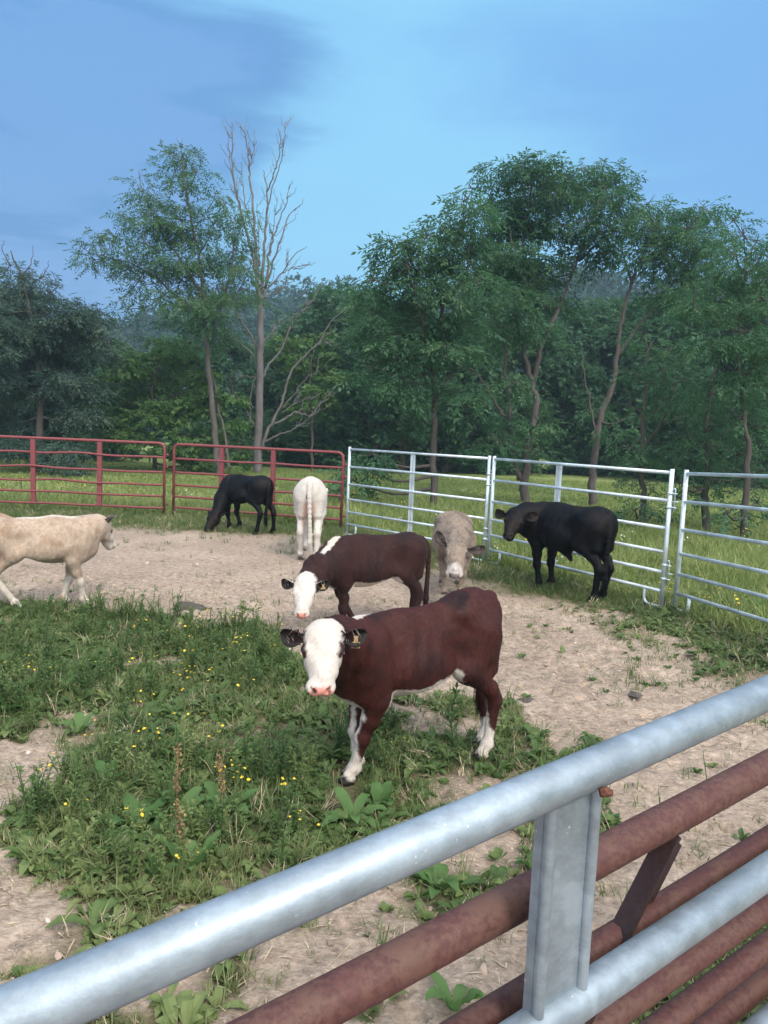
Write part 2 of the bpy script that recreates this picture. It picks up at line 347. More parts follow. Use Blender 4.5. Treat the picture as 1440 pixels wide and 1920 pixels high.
# ------------------------------------------------------------------ fences
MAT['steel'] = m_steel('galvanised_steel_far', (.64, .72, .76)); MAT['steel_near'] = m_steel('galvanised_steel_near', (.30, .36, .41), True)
MAT['red_far'] = m_redpaint('red_gate_paint', (.20, .045, .050), (.15, .062, .045), .58)
MAT['red_brace'] = m_redpaint('shaded_red_brace_paint', (.024, .009, .009), (.05, .022, .018), .62, 2.0)  # gate's red with the shade on the brace put into its colour
MAT['red_near'] = m_redpaint('rusted_red_paint', (.090, .031, .026), (.110, .055, .038), .47, 2.2)
def corral(name, a, b, label, rails, mid=.5, H=1.55, strap_w=.075, mat='steel', r_rail=.019, r_post=.024, zoff=(0, 0), group=None, legs=True, pins=True, sidew=.022):
    a = np.array([*a, 0.0]); b = np.array([*b, 0.0]); u = b-a; Lh = np.linalg.norm(u); u /= Lh; nrm = np.array([-u[1], u[0], 0])
    za, zb = zoff; up = np.array([0, 0, 1.0])
    root = empty(name, a, label, 'fence panel', group)
    def Pt(s, z, o=0): return u*s+nrm*o+up*(z+za+(zb-za)*s/Lh)
    M = MAT[mat]
    for s in (0, Lh):
        m = MB(); m.add(*tube([Pt(s, -.03), Pt(s, H)], r_post, 14)); m.build('post', M, root)
        if legs:
            sg = 1 if s == 0 else -1; m = MB()
            m.add(*tube(fillet([Pt(s+sg*.235, rails[-1]), Pt(s+sg*.235, .045), Pt(s, .045)], .15, 8), r_rail*.9, 10)); m.build('leg', M, root)
    for z in rails:
        m = MB(); m.add(*tube([Pt(r_post*.6, z), Pt(Lh-r_post*.6, z)], r_rail, 14)); m.build('rail', M, root)
    s0 = Lh*mid; m = MB(); hw = strap_w/2; R = np.stack([u, nrm, up], 1)
    z0, z1 = rails[-1]-.02, rails[0]-r_rail*.3
    m.add(*box(Pt(s0, (z0+z1)/2), (strap_w-.012, .005, z1-z0), R))
    for sg in (-1, 1):
        m.add(*tube([Pt(s0+sg*(hw-.005), z0, -sidew*.35), Pt(s0+sg*(hw-.005), z1, -sidew*.35)], .0058, 20))
        m.add(*box(Pt(s0+sg*(hw-.002), (z0+z1)/2, sidew/2), (.004, sidew, z1-z0), R))
    m.build('strap', M, root, smooth=False)
    if pins:
        for zc in (1.20, .42):
            m = MB()
            for dz in (-.06, .09): m.add(*tube([Pt(Lh-.01, zc+dz), Pt(Lh+.085, zc+dz)], .008, 8)); m.add(*tube([Pt(Lh, zc+dz-.014), Pt(Lh, zc+dz+.014)], r_post+.006, 12))
            m.add(*tube([Pt(Lh+.035, zc+.005), Pt(Lh+.11, zc+.005)], .008, 8))
            m.add(*tube(fillet([Pt(Lh+.062, zc-.10), Pt(Lh+.062, zc+.14), Pt(Lh+.045, zc+.15), Pt(Lh+.03, zc+.12)], .02), .006, 8)); m.build('latch_pin', M, root)
    return root
RZ = [1.51, 1.21, .91, .65, .43, .22]; GS = 'silver corral panels along the far side of the pen'
corral('corral_panel', (-.63, 12.80), (1.46, 10.60), 'silver corral panel left of the other two, beside the red gates', RZ, group=GS)
corral('corral_panel', (1.52, 10.53), (3.06, 8.00), 'silver corral panel directly behind the standing black bull', RZ, mid=.43, group=GS)
corral('corral_panel', (3.19, 7.94), (3.78, 4.95), 'silver corral panel at the right edge of the picture, running out of view', RZ, group=GS, zoff=(0, .12))
def gate(name, a, b, label, zs, straps, mat, top, bot, r=.025, wav=0, seed=1, corner=.13, group=None, strap_w=.085, hinge=True, slope=0.0, s_mid=0.0):
    a = np.array([*a, 0.0]); b = np.array([*b, 0.0]); u = b-a; Lh = np.linalg.norm(u); u /= Lh; nrm = np.array([-u[1], u[0], 0]); up = np.array([0, 0, 1.0])
    root = empty(name, a, label, 'gate', group); rg = np.random.RandomState(seed); M = MAT[mat]
    def Pt(s, z, o=0): return u*s+nrm*o+up*(z+slope*(s-s_mid))
    m = MB(); m.add(*tube(fillet([Pt(0, .0), Pt(0, top), Pt(Lh, top), Pt(Lh, .0)], corner, 8), r*1.08, 12)); m.build('frame', M, root)
    for k, z in enumerate(zs):
        ss = np.linspace(0, Lh, 40); off = np.zeros(40); oz = np.zeros(40)
        if wav:
            ph = rg.uniform(0, 6, 4); oz = wav*(.6*np.sin(ss*2.1+ph[0])+.5*np.sin(ss*4.7+ph[1]))*np.sin(ss/Lh*math.pi)*(1.2 if k < 3 else .35); off = wav*1.3*np.sin(ss*3+ph[2])
        m = MB(); m.add(*tube([Pt(s, z+q, o) for s, q, o in zip(ss, oz, off)], r*.86, 10)); m.build('rail', M, root)
    R = np.stack([u, nrm, up], 1)
    for s in straps:
        m = MB(); m.add(*box(Pt(s, (zs[-1]+top)/2, -.012), (strap_w, .006, top-zs[-1]+.02), R))
        for sg in (-1, 1): m.add(*box(Pt(s+sg*strap_w/2, (zs[-1]+top)/2, .004), (.006, .038, top-zs[-1]+.02), R))
        m.build('strap', M, root, smooth=False)
    if hinge:
        for z in (top-.22, top-.45, .25):
            m = MB(); m.add(*tube([Pt(Lh, z), Pt(Lh+.075, z)], .012, 8)); m.add(*tube([Pt(Lh+.06, z-.03), Pt(Lh+.06, z+.03)], .016, 8)); m.build('hinge', M, root)
    return root
GR = 'red tube gates at the far left of the pen'
gate('tube_gate', (-4.16, 14.66), (-.79, 13.76), 'red tube gate behind the grazing black calf, next to the silver panel', [1.14, .87, .62, .395, .18], [1.03, 2.10], 'red_far', 1.42, 0, wav=.006, seed=3, group=GR)
gate('tube_gate', (-9.15, 14.40), (-4.30, 14.50), 'red tube gate with bent rails at the left edge of the picture', [1.16, .87, .62, .40, .17], [.9, 2.32, 3.60], 'red_far', 1.43, 0, wav=.022, seed=5, group=GR)
# near fence the photographer leans over
_u = np.array([.823, .568]); _n = np.array([-.568, .823]); S0 = np.array([.003, .52])
sm = S0+_u*.214
def near_panel():
    a = sm-_u*1.525; b = sm+_u*1.525
    return corral('corral_panel', a, b, 'silver corral panel right in front of the viewer, cutting across the lower right', [1.492, 1.262, 1.04, .81, .56, .30], mid=.5, H=1.52, strap_w=.068, mat='steel_near', r_rail=.0183, r_post=.0215, pins=False, zoff=(-.114, .114), sidew=.010)
pn = near_panel()
MAT['rust'] = m_plain('rust', (.11, .042, .025), .95, 0, 300, .6)
def weld():
    m = MB(); v, f = tube([(0, 0, 0), (.006, 0, .001), (.011, 0, 0)], [.004, .0048, .003], 10)
    p = np.array([*(sm+_u*.018+_n*-.0165), 1.480])-np.array(pn.location); m.add(v+p, f)
    m.build('weld', MAT['rust'], pn)
weld()
def near_gate():
    off = _n*.056; a = sm-_u*1.9+off; b = sm+_u*2.4+off
    root = gate('tube_gate', a, b, 'rusty dark red tube gate leaning just behind the near silver panel', [1.238, 1.136, 1.072, 1.022, .88, .7, .5, .3], [], 'red_near', 1.343, 0, r=.0182, wav=.003, seed=8, hinge=False, slope=.076, s_mid=1.9)
    u3 = np.array([*_u, 0]); A = (1.9+.232*0+.175+.0)                       # brace foot positions along the gate
    def s_of(p): return (np.array(p[:2])-a)@_u
    p0 = s_of((.352, .828)); p1 = s_of((.272, .773)); m = MB(); n3 = np.array([*_n, 0])
    A3 = u3*p0+np.array([0, 0, 1.338]); B3 = u3*(p1-.050)+np.array([0, 0, 1.165]); d = B3-A3; Ld = np.linalg.norm(d); d /= Ld; s = np.cross(n3, d); R = np.stack([s, n3, d], 1)
    m.add(*box((A3+B3)/2, (.046, .006, Ld), R)); m.add(*box((A3+B3)/2+s*.0225-n3*.010, (.005, .024, Ld), R)); m.build('brace', MAT['red_brace'], root, smooth=False)
near_gate()

# ------------------------------------------------------------------ cattle
def surface_nets(v, org, h):
    s = v < 0; nx, ny, nz = v.shape
    cnt = np.zeros((nx-1, ny-1, nz-1), np.float32); acc = np.zeros((nx-1, ny-1, nz-1, 3), np.float32); edges = []
    for ax in range(3):
        a = [slice(None)]*3; b = [slice(None)]*3; a[ax] = slice(0, -1); b[ax] = slice(1, None)
        ch = s[tuple(a)] != s[tuple(b)]; idx = np.argwhere(ch)
        va = v[tuple(a)][ch]; vb = v[tuple(b)][ch]; t = va/(va-vb+1e-20); p = idx.astype(np.float32).copy(); p[:, ax] += t
        o1, o2 = [k for k in range(3) if k != ax]
        for da in (0, -1):
            for db in (0, -1):
                c = idx.copy(); c[:, o1] += da; c[:, o2] += db
                np.add.at(cnt, tuple(c.T), 1); np.add.at(acc, tuple(c.T), p)
        edges.append((ax, o1, o2, idx, va < 0))
    act = cnt > 0; ids = np.full(act.shape, -1, np.int64); ids[act] = np.arange(act.sum())
    P = acc[act]/cnt[act][:, None]; F = []
    for ax, o1, o2, idx, neg in edges:
        q = []
        for da, db in ((0, 0), (-1, 0), (-1, -1), (0, -1)):
            c = idx.copy(); c[:, o1] += da; c[:, o2] += db; q.append(ids[tuple(c.T)])
        q = np.stack(q, 1); fl = neg ^ (ax == 1); q[fl] = q[fl][:, ::-1]; F.append(q)
    return org+P*h, np.concatenate(F)[:, ::-1]
class SDF:
    """round cones and ellipsoids joined smoothly; the same shapes also mark patches of the coat"""
    def __init__(s): s.p = []
    def cone(s, a, b, ra, rb, k=.03, sub=False): s.p.append(('c', np.asarray(a, float), np.asarray(b, float), ra, rb, k, sub))
    def ell(s, c, r, R=None, k=.03, sub=False): s.p.append(('e', np.asarray(c, float), np.asarray(r, float), np.eye(3) if R is None else np.asarray(R, float), 0, k, sub))
    def chain(s, pts, rs, k=.03):
        for i in range(len(pts)-1): s.cone(pts[i], pts[i+1], rs[i], rs[i+1], k)
    @staticmethod
    def one(p, X):
        if p[0] == 'c':
            a, b, ra, rb = p[1:5]; ab = b-a; t = np.clip((X-a)@ab/(ab@ab+1e-12), 0, 1); return np.linalg.norm(X-a-t[..., None]*ab, axis=-1)-(ra+t*(rb-ra))
        q = (X-p[1])@p[3]; r = p[2]; k0 = np.linalg.norm(q/r, axis=-1); k1 = np.linalg.norm(q/(r*r), axis=-1); return k0*(k0-1)/(k1+1e-9)
    def bounds(s, p):
        if p[0] == 'c': return np.minimum(p[1]-p[3], p[2]-p[4]), np.maximum(p[1]+p[3], p[2]+p[4])
        e = np.sqrt(((p[3]*p[2])**2).sum(1)); return p[1]-e, p[1]+e
    def at(s, X):
        d = np.full(X.shape[:-1], 9.0)
        for p in s.p:
            if not p[6]: d = s.smin(d, s.one(p, X), p[5])
        for p in s.p:
            if p[6]: d = -s.smin(-d, s.one(p, X), p[5])
        return d
    @staticmethod
    def smin(a, b, k):
        h = np.maximum(k-np.abs(a-b), 0)/k; return np.minimum(a, b)-h*h*k*.25
    def mesh(s, h):
        bb = [s.bounds(p) for p in s.p if not p[6]]; lo = np.min([b[0] for b in bb], 0)-3*h; hi = np.max([b[1] for b in bb], 0)+3*h
        n = np.ceil((hi-lo)/h).astype(int)+1; g = [lo[k]+h*np.arange(n[k]) for k in range(3)]
        v = np.full(tuple(n), 1.0, np.float32)
        for sub in (False, True):
            for p in s.p:
                if p[6] != sub: continue
                a, b = s.bounds(p); m = p[5]+2*h
                i0 = np.clip(((a-m-lo)/h).astype(int), 0, n); i1 = np.clip(np.ceil((b+m-lo)/h).astype(int)+1, 0, n); sl_ = tuple(slice(i0[k], i1[k]) for k in range(3))
                X = np.stack(np.meshgrid(g[0][sl_[0]], g[1][sl_[1]], g[2][sl_[2]], indexing='ij'), -1); d = s.one(p, X)
                v[sl_] = s.smin(v[sl_], d, p[5]) if not sub else -s.smin(-v[sl_], d, p[5])
        return surface_nets(v, lo, h)
def vnorm(V, F):
    n = np.zeros_like(V); a = V[F[:, 2]]-V[F[:, 0]]; b = V[F[:, 3 if F.shape[1] > 3 else 1]]-V[F[:, 1 if F.shape[1] > 3 else 0]]; c = np.cross(a, b) if F.shape[1] > 3 else np.cross(V[F[:, 1]]-V[F[:, 0]], a)
    for k in range(F.shape[1]): np.add.at(n, F[:, k], c)
    return n/(np.linalg.norm(n, axis=1)[:, None]+1e-12)
def unit(v): v = np.asarray(v, float); return v/np.linalg.norm(v)
def ear_mesh(base, d, face, Ln, Wd, th=.012, cup=.35, nu=14, nv=9):
    """a cupped leaf-shaped ear with thickness; returns verts, faces, 1 on the inner side"""
    d = unit(d); face = unit(face-d*(np.dot(face, d))); c = np.cross(d, face); V = []; I = []
    for side in (1, 0):
        for i in range(nu):
            u = i/(nu-1); wd = Wd*(.34+.66*sstep(0, .55, u))*(1 if u < .62 else math.sqrt(max(0.0, 1-((u-.62)/.38)**2))*.97+.03)
            for j in range(nv):
                v = j/(nv-1)*2-1; fold = cup*wd*(v*v)*(1.5-.8*u)
                p = base+d*(Ln*u)+c*(wd*.5*v*(1-.25*v*v*(1-u)))+face*(fold-.10*Ln*u*u)
                if side: p = p-face*(th*(1-v*v)*(1-.75*u)*math.sin(math.pi*min(1, u+.12)) + .0015)
                V.append(p); I.append(1-side)
    V = np.array(V); n = nu*nv; F = []
    for i in range(nu-1):
        for j in range(nv-1):
            a = i*nv+j; F.append([a, a+nv, a+nv+1, a+1]); F.append([n+a, n+a+1, n+a+nv+1, n+a+nv])
    ring = [j for j in range(nv)]+[i*nv+nv-1 for i in range(1, nu)]+[(nu-1)*nv+j for j in range(nv-2, -1, -1)]+[i*nv for i in range(nu-2, 0, -1)]
    for k in range(len(ring)):
        a, b = ring[k], ring[(k+1) % len(ring)]; F.append([a, b, n+b, n+a])
    return V, np.array(F), np.array(I, float)
MAT['eye'] = m_plain('eye', (.012, .008, .006), .12, 0, 20, .2, .8)
MAT['tag'] = m_plain('ear_tag', (.42, .29, .14), .55, 0, 60, .2)
MAT['ink'] = m_plain('ink', (.06, .045, .035), .7)

def cattle(name, label, H, pos, heading, poll, nose, mat, voxel=.010, feet=None, bulk=1.0, hl=.38, marks=None, tail=None, ear=None, roll=0.0, fuzz=0, fuzz_len=.012, fuzz_w=.0022, tag_ear=None, cat='calf',
           neck_r=(.165, .105), belly=0.0, lift=None, sheath=False, rump_up=0.0, eyepatch=None, muzz=1.08, mouth_white=False, lidcol=None, leglen=1.0, hoof_dark=True, facewide=1.2, crest=0.0, cheekshade=0, chest_drop=0.0, tuft=0):
    """heading in degrees (0 = facing +X). feet: FL FR HL HR -> (x, y) in units of H from the body's middle; poll and nose are WORLD points"""
    rg = np.random.RandomState(sum(map(ord, name+label)) % 9999)
    th = rad(heading); Rz = np.array([[math.cos(th), -math.sin(th), 0], [math.sin(th), math.cos(th), 0], [0, 0, 1]]); pos = np.array([pos[0], pos[1], 0.0])
    inv = lambda P: ((np.asarray(P, float)-pos)@Rz)/H            # world -> body units
    ft = dict(FL=(.33, .10), FR=(.33, -.10), HL=(-.45, .11), HR=(-.45, -.11)); ft.update(feet or {}); lf = dict(FL=0, FR=0, HL=0, HR=0); lf.update(lift or {})
    S = SDF(); k = .06
    by = bulk
    # trunk
    S.ell((.15, 0, .722+belly*.3), (.37, .165*by, .248), k=k)
    S.ell((.07, 0, .705-belly*.3), (.29+belly*1.6, .175*by, .205+belly*.8), k=k)
    S.ell((-.20, 0, .790-belly*.7), (.32, .155*by, .160+belly*.5), k=k)
    S.ell((-.43, 0, .82+rump_up), (.19, .150*by, .17), k=k)
    S.ell((.36, 0, .70), (.17, .150*by, .225), k=k)                   # shoulders and chest
    S.cone((.36, 0, .90), (.10, 0, .905), .058, .05, k=.08); S.cone((.10, 0, .905), (-.44, 0, .925+rump_up), .05, .06, k=.08)
    S.cone((-.36, .07, .915+rump_up), (-.56, .035, .90+rump_up), .05, .045, k=.05); S.cone((-.36, -.07, .915+rump_up), (-.56, -.035, .90+rump_up), .05, .045, k=.05)
    for sy in (1, -1):
        S.ell((-.30, .105*sy*by, .885+rump_up*.8), (.07, .04, .04), k=.09)             # hooks
        S.ell((-.56, .062*sy, .83+rump_up), (.045, .035, .05), k=.06)             # pins
        S.ell((.35, .115*sy*by, .70), (.085, .06, .21), [[.96, 0, -.28], [0, 1, 0], [.28, 0, .96]], k=.05)
        S.ell((.02, .150*sy*by, .64+belly*-.2), (.22, .05, .10), k=.09)
    S.cone((.36, 0, .56-chest_drop), (.47, 0, .62-chest_drop*.5), .095, .085, k=.07)                   # brisket
    # legs
    J = {}
    for nm, sy in (('FL', 1), ('FR', -1)):
        fx, fy = ft[nm]; z0 = lf[nm]; el = np.array([.30, .105*sy*by, .50]); fe = np.array([fx-.035, fy, .088+z0]); kn = el+(fe-el)*np.array([.50, .55, .54])+np.array([.018+(z0*.9), 0, 0])
        hoof = np.array([fx+.012, fy, .026+z0])
        S.cone((.37, .10*sy*by, .66), el+[.005, 0, .02], .088, .072, k=.05); S.cone(el, el+(kn-el)*.5, .068, .050, k=.04); S.cone(el+(kn-el)*.5, kn, .050, .037, k=.03)
        S.ell(kn+[.004, 0, 0], (.040, .040, .050), k=.03); S.cone(kn, fe, .033, .030, k=.025); S.ell(fe+[-.002, 0, .0], (.037, .037, .036), k=.02)
        S.cone(fe, hoof+[-.01, 0, .02], .030, .034, k=.02)
        for q in (1, -1): S.cone(hoof+[-.014, .018*q, .0], hoof+[.028, .016*q, -.006], .027, .020, k=.006); S.ell(fe+[-.034, .014*q, -.014], (.013, .010, .014), k=.01)
        J[nm] = (el, kn, fe, hoof)
    for nm, sy in (('HL', 1), ('HR', -1)):
        fx, fy = ft[nm]; z0 = lf[nm]; dx = fx+.45; st = np.array([-.325+dx*.25, .115*sy*by, .600]); fe = np.array([fx-.035, fy, .092+z0])
        ho = np.array([-.545+dx*.55-(.03 if dx > .1 else 0), (fy+.11*sy)/2, .355+z0*.8])
        S.cone((-.43, .080*sy*by, .82), st, .140, .092, k=.07); S.cone((-.50, .075*sy, .74), (-.50+dx*.2, .095*sy, .58), .092, .062, k=.06)
        S.cone(st, ho+[.025, 0, .06], .078, .038, k=.05); S.cone(ho+[.03, 0, .10], ho, .042, .040, k=.03); S.ell(ho+[-.020, 0, .02], (.028, .030, .045), k=.02)
        S.cone(ho, fe, .037, .031, k=.03); S.ell(fe, (.038, .038, .037), k=.02); hoof = np.array([fx+.012, fy, .026+z0]); S.cone(fe, hoof+[-.01, 0, .02], .031, .035, k=.02)
        for q in (1, -1): S.cone(hoof+[-.014, .018*q, .0], hoof+[.028, .016*q, -.006], .028, .021, k=.006); S.ell(fe+[-.036, .014*q, -.014], (.013, .010, .014), k=.01)
        J[nm] = (st, ho, fe, hoof)
    if sheath: S.cone((-.02, 0, .47), (-.10, 0, .385), .05, .022, k=.05); S.ell((-.40, 0, .52), (.045, .04, .07), k=.03)
    else: S.ell((-.30, 0, .60), (.08, .06, .04), k=.05)
    # head frame
    A = inv(poll); B = inv(nose); hx = unit(B-A); up0 = np.array([0, 0, 1.0]); hy = unit(np.cross(up0, hx)); hz = np.cross(hx, hy)
    hy, hz = hy*math.cos(roll)+hz*math.sin(roll), -hy*math.sin(roll)+hz*math.cos(roll); s_ = hl
    Hd = lambda x, y, z: A+(hx*x+hy*y+hz*z)*s_
    HR_ = np.stack([hx, hy, hz], 1)
    def he(c, r, k=.03, sub=False): S.ell(Hd(*c), np.array(r)*s_, HR_, k=k, sub=sub)
    # neck
    n0 = np.array([.36, 0, .755]); nb = Hd(.10, 0, -.16); mid = (n0+nb)/2+np.array([.03, 0, .02+crest])
    S.cone(n0, mid, neck_r[0], (neck_r[0]+neck_r[1])/2+.006, k=.08); S.cone(mid, nb, (neck_r[0]+neck_r[1])/2+.006, neck_r[1], k=.05)
    tm = (np.array([.43, 0, .62])+Hd(.22, 0, -.34))/2; S.cone((.43, 0, .62), tm+[0, 0, -.02], .085, .050, k=.06); S.cone(tm+[0, 0, -.02], Hd(.25, 0, -.30), .050, .045, k=.05)
    fw = facewide
    he((.17, 0, -.11), (.20, .19*fw, .17)); he((.24, 0, -.045), (.25, .165*fw, .075), k=.03)
    he((.10, 0, -.01), (.10, .085, .055), k=.03)
    for y in (1, -1):
        he((.36, .160*y*fw, -.055), (.095, .066, .068), k=.025); he((.36, .105*y*fw, -.24), (.20, .078*fw, .14), k=.03)
        he((.52, .105*y*fw, -.13), (.18, .06, .09), k=.04)
    S.cone(Hd(.36, 0, -.12), Hd(.78, 0, -.135), .158*s_*fw, .128*s_*muzz, k=.03)
    S.cone(Hd(.40, 0, -.05), Hd(.80, 0, -.075), .088*s_, .078*s_, k=.03)
    he((.875, 0, -.145), (.115, .148*muzz, .105), k=.02); he((.93, 0, -.125), (.075, .115*muzz, .080), k=.012)
    S.cone(Hd(.28, 0, -.30), Hd(.82, 0, -.235), .085*s_, .070*s_, k=.03); he((.86, 0, -.245), (.085, .095*muzz, .05), k=.012)
    for y in (1, -1):
        he((.990, .066*y*muzz, -.105), (.065, .026, .046), k=.006, sub=True); he((.955, .098*y*muzz, -.09), (.05, .016, .028), k=.008, sub=True)
        he((.385, .208*y*fw, -.085), (.055, .030, .036), k=.010, sub=True)
        he((.375, .196*y*fw, -.040), (.070, .026, .016), k=.012)
    for y in (1, -1): he((.93, .10*y, -.212), (.10, .10, .007), k=.004, sub=True)
    # tail
    tl = tail or [(-.585, 0, .91), (-.625, 0, .82), (-.615, 0, .62), (-.61, 0, .44)]
    tl = [np.array(p)+([0, 0, rump_up] if i == 0 else [0, 0, 0]) for i, p in enumerate(tl)]; tp = smoothpath([(-.50, 0, .915+rump_up)]+tl, 4)
    rr = np.interp(np.linspace(0, 1, len(tp)), [0, .12, .3, .8, 1], [.045, .038, .026, .018, .020]); S.chain(tp, rr, k=.025)
    e = tp[-1]; S.cone(e, e+[.0, 0, -.09], .022, .026, k=.03); S.cone(e+[0, 0, -.09], e+[.01, 0, -.20], .028, .008, k=.02)
    V, F = S.mesh(voxel/H)
    # coat patches
    W_, D_, K_ = SDF(), SDF(), SDF()
    (marks or (lambda *a: None))(W_, D_, K_, Hd, J, tl, s_)
    def m(Sx, P): return -Sx.at(P)*H if Sx.p else np.full(len(P), -1.0)
    if hoof_dark:
        for q in J.values(): D_.ell(q[3]+[.01, 0, -.012], (.075, .06, .034), k=.005)
    for y in (1, -1): D_.ell(Hd(.985, .070*y*muzz, -.105), np.array((.05, .026, .046))*s_, HR_, k=.004)
    D_.ell(Hd(.95, 0, -.212), np.array((.09, .11, .010))*s_, HR_, k=.003)
    Nn = vnorm(V, F)
    mw, md, mp = m(W_, V), m(D_, V), m(K_, V)
    # slightly uneven flesh and folds, so that the sides are not machine-smooth
    q = V; und = (fbm(q[:, 0]*1.0+q[:, 1]*.6, q[:, 2], 7, 5)-.5)*.010+(fbm(q[:, 0]+q[:, 1], q[:, 2]*.4, 26, 9)-.5)*.004
    und += -.011*np.exp(-((q[:, 0]-.215-(q[:, 2]-.7)*.18)/.030)**2)*sstep(.50, .60, q[:, 2])*sstep(.95, .85, q[:, 2])
    und += -.016*np.exp(-((q[:, 0]+.20)**2/.007+(q[:, 2]-.74)**2/.007))-.008*np.exp(-((q[:, 0]+.275+(q[:, 2]-.62)*.25)/.022)**2)*sstep(.52, .58, q[:, 2])*sstep(.82, .68, q[:, 2])
    und += .0028*np.sin(q[:, 0]*62+q[:, 2]*16)*sstep(-.18, -.05, q[:, 0])*sstep(.24, .12, q[:, 0])*sstep(.5, .6, q[:, 2])*sstep(.9, .8, q[:, 2])
    und += .004*np.sin(q[:, 0]*75-q[:, 2]*22)*sstep(.36, .46, q[:, 0])*sstep(.52, .6, q[:, 2])
    body_w = sstep(-.60, -.56, q[:, 0])*sstep(.10, .28, q[:, 2])*sstep(.0, .25, np.linalg.norm(q-A, axis=1)); V = V+Nn*(und*body_w)[:, None]
    mb = MB(); mb.add(V*H, F, m_white=mw, m_dark=md, m_pink=mp, strand=.5)
    # ears
    ec = dict(L=.36, W=.24, back=-.10, up=.02, drop=.05, fwd=.75, inner=None, cup=.42, up2=None, thick=.02); ec.update(ear or {})
    tipL = None
    for y in (1, -1):
        upy = ec['up'] if (y > 0 or ec['up2'] is None) else ec['up2']
        base = Hd(.115, .155*y*fw, -.09); d = hy*y+hx*ec['back']+hz*upy+np.array([0, 0, -ec['drop']]); d = unit(d+np.array([0, 0, (ec.get('wup', 0) if y > 0 else ec.get('wup2', ec.get('wup', 0)))])); d = unit(d)
        fc = unit(hx*ec['fwd']+hz*.45+np.array([0, 0, .0])+hy*y*.1)
        ev, ef, ei = ear_mesh(base, d, fc, ec['L']*s_, ec['W']*s_, th=ec['thick'], cup=ec['cup'])
        if y < 0: ef = ef[:, ::-1]
        iw = np.full(len(ev), -1.0); idk = np.full(len(ev), -1.0)
        if ec['inner'] == 'dark': idk = ei*.05-.025
        if ec['inner'] == 'alldark': idk = np.full(len(ev), .05)
        if ec.get('white'): iw = np.full(len(ev), .03); iw[ei > .5] = -.05
        if ec.get('allwhite'): iw = np.full(len(ev), .03)
        mb.add(ev*H, ef, m_white=iw, m_dark=idk, m_pink=-1.0, strand=.5)
        # hair in the ear
        r2 = np.random.RandomState(4); n = 90; uu = r2.rand(n)*.62+.02; vv = r2.choice([-1, 1], n)*(.55+.4*r2.rand(n)); c = np.cross(d, unit(fc-d*np.dot(fc, d)))
        fp = unit(fc-d*np.dot(fc, d)); b0 = base+d*(ec['L']*s_*uu)[:, None]+c*(ec['W']*s_*.45*vv)[:, None]+fp*(ec['cup']*ec['W']*s_*.5*vv*vv)[:, None]
        tip = b0-c*(np.sign(vv)*ec['W']*s_*.34)[:, None]+d*(r2.rand(n)*.035)[:, None]+fp*.008; sd = d*.0012/H*1.2
        hv = np.stack([b0-sd, b0+sd, tip], 1).reshape(-1, 3); hf = np.arange(3*n).reshape(-1, 3)
        mb.add(hv*H, hf, m_white=np.repeat(np.where(r2.rand(n) < ec.get('hairwhite', .35), .03, -1.0), 3), m_dark=-1.0, m_pink=-1.0, strand=.5)
        if tag_ear == y: tipL = (base+d*ec['L']*s_*.60, d, fc, c)
    # short fur standing on the surface, which breaks the outline
    if fuzz:
        a, b_, c_ = V[F[:, 0]], V[F[:, 1]], V[F[:, 2]]; ar = np.linalg.norm(np.cross(b_-a, c_-a), axis=1); pk = rg.choice(len(F), fuzz, p=ar/ar.sum()); r = rg.rand(fuzz, 2)
        Q = a[pk]+(b_[pk]-a[pk])*r[:, :1]+(V[F[pk, 3]]-a[pk])*r[:, 1:]; nn = Nn[F[pk, 0]]; flow = np.zeros((fuzz, 3)); flow[:, 0] = -.8; flow[:, 2] = -.65
        hdm = np.linalg.norm(Q-Hd(.4, 0, -.1), axis=1) < .6*s_; flow[hdm] = hx*.3+np.array([0, 0, .0]); flow += rg.normal(0, .25, (fuzz, 3)); flow -= nn*(flow*nn).sum(1)[:, None]
        leg = (Q[:, 2] < .42); L_ = fuzz_len/H*(.5+rg.rand(fuzz))*np.where(leg, .6, 1.0)*np.where(hdm, .42, 1.0)*np.where(mp[F[pk, 0]] > -.004, 0, 1)
        if tuft: L_ *= 1+tuft*sstep(.10, .0, np.abs(np.linalg.norm(Q-Hd(.08, 0, -.02), axis=1)-.0)/1.6)
        tip = Q+(flow*1.0+nn*.42)*L_[:, None]; sd = np.cross(nn, flow); sd /= np.linalg.norm(sd, axis=1)[:, None]+1e-9; sd *= fuzz_w/H*.5
        hv = np.stack([Q-sd-nn*.001, Q+sd-nn*.001, tip], 1).reshape(-1, 3); at_ = lambda x: np.repeat(x[F[pk, 0]], 3)
        mb.add(hv*H, np.arange(3*fuzz).reshape(-1, 3), m_white=at_(mw), m_dark=at_(md), m_pink=at_(mp), strand=np.repeat(rg.beta(2, 2, fuzz), 3))
    # tail switch strands
    n = 420; r2 = np.random.RandomState(3); st = e+np.stack([r2.normal(0, .012, n), r2.normal(0, .014, n), -.02-.12*r2.rand(n)], 1); tip = st+np.stack([r2.normal(.0, .016, n), r2.normal(0, .018, n), -.07-.10*r2.rand(n)], 1)
    sd = np.stack([r2.normal(0, 1, n), r2.normal(0, 1, n), np.zeros(n)], 1)*.0016; hv = np.stack([st-sd, st+sd, tip], 1).reshape(-1, 3)
    mb.add(hv*H, np.arange(3*n).reshape(-1, 3), m_white=np.repeat(m(W_, st), 3), m_dark=np.repeat(m(D_, st), 3), m_pink=-1.0, strand=np.repeat(r2.rand(n), 3))
    root = empty(name, (pos[0], pos[1], 0), label, cat, rz=th)
    mb.build('body', mat, root)
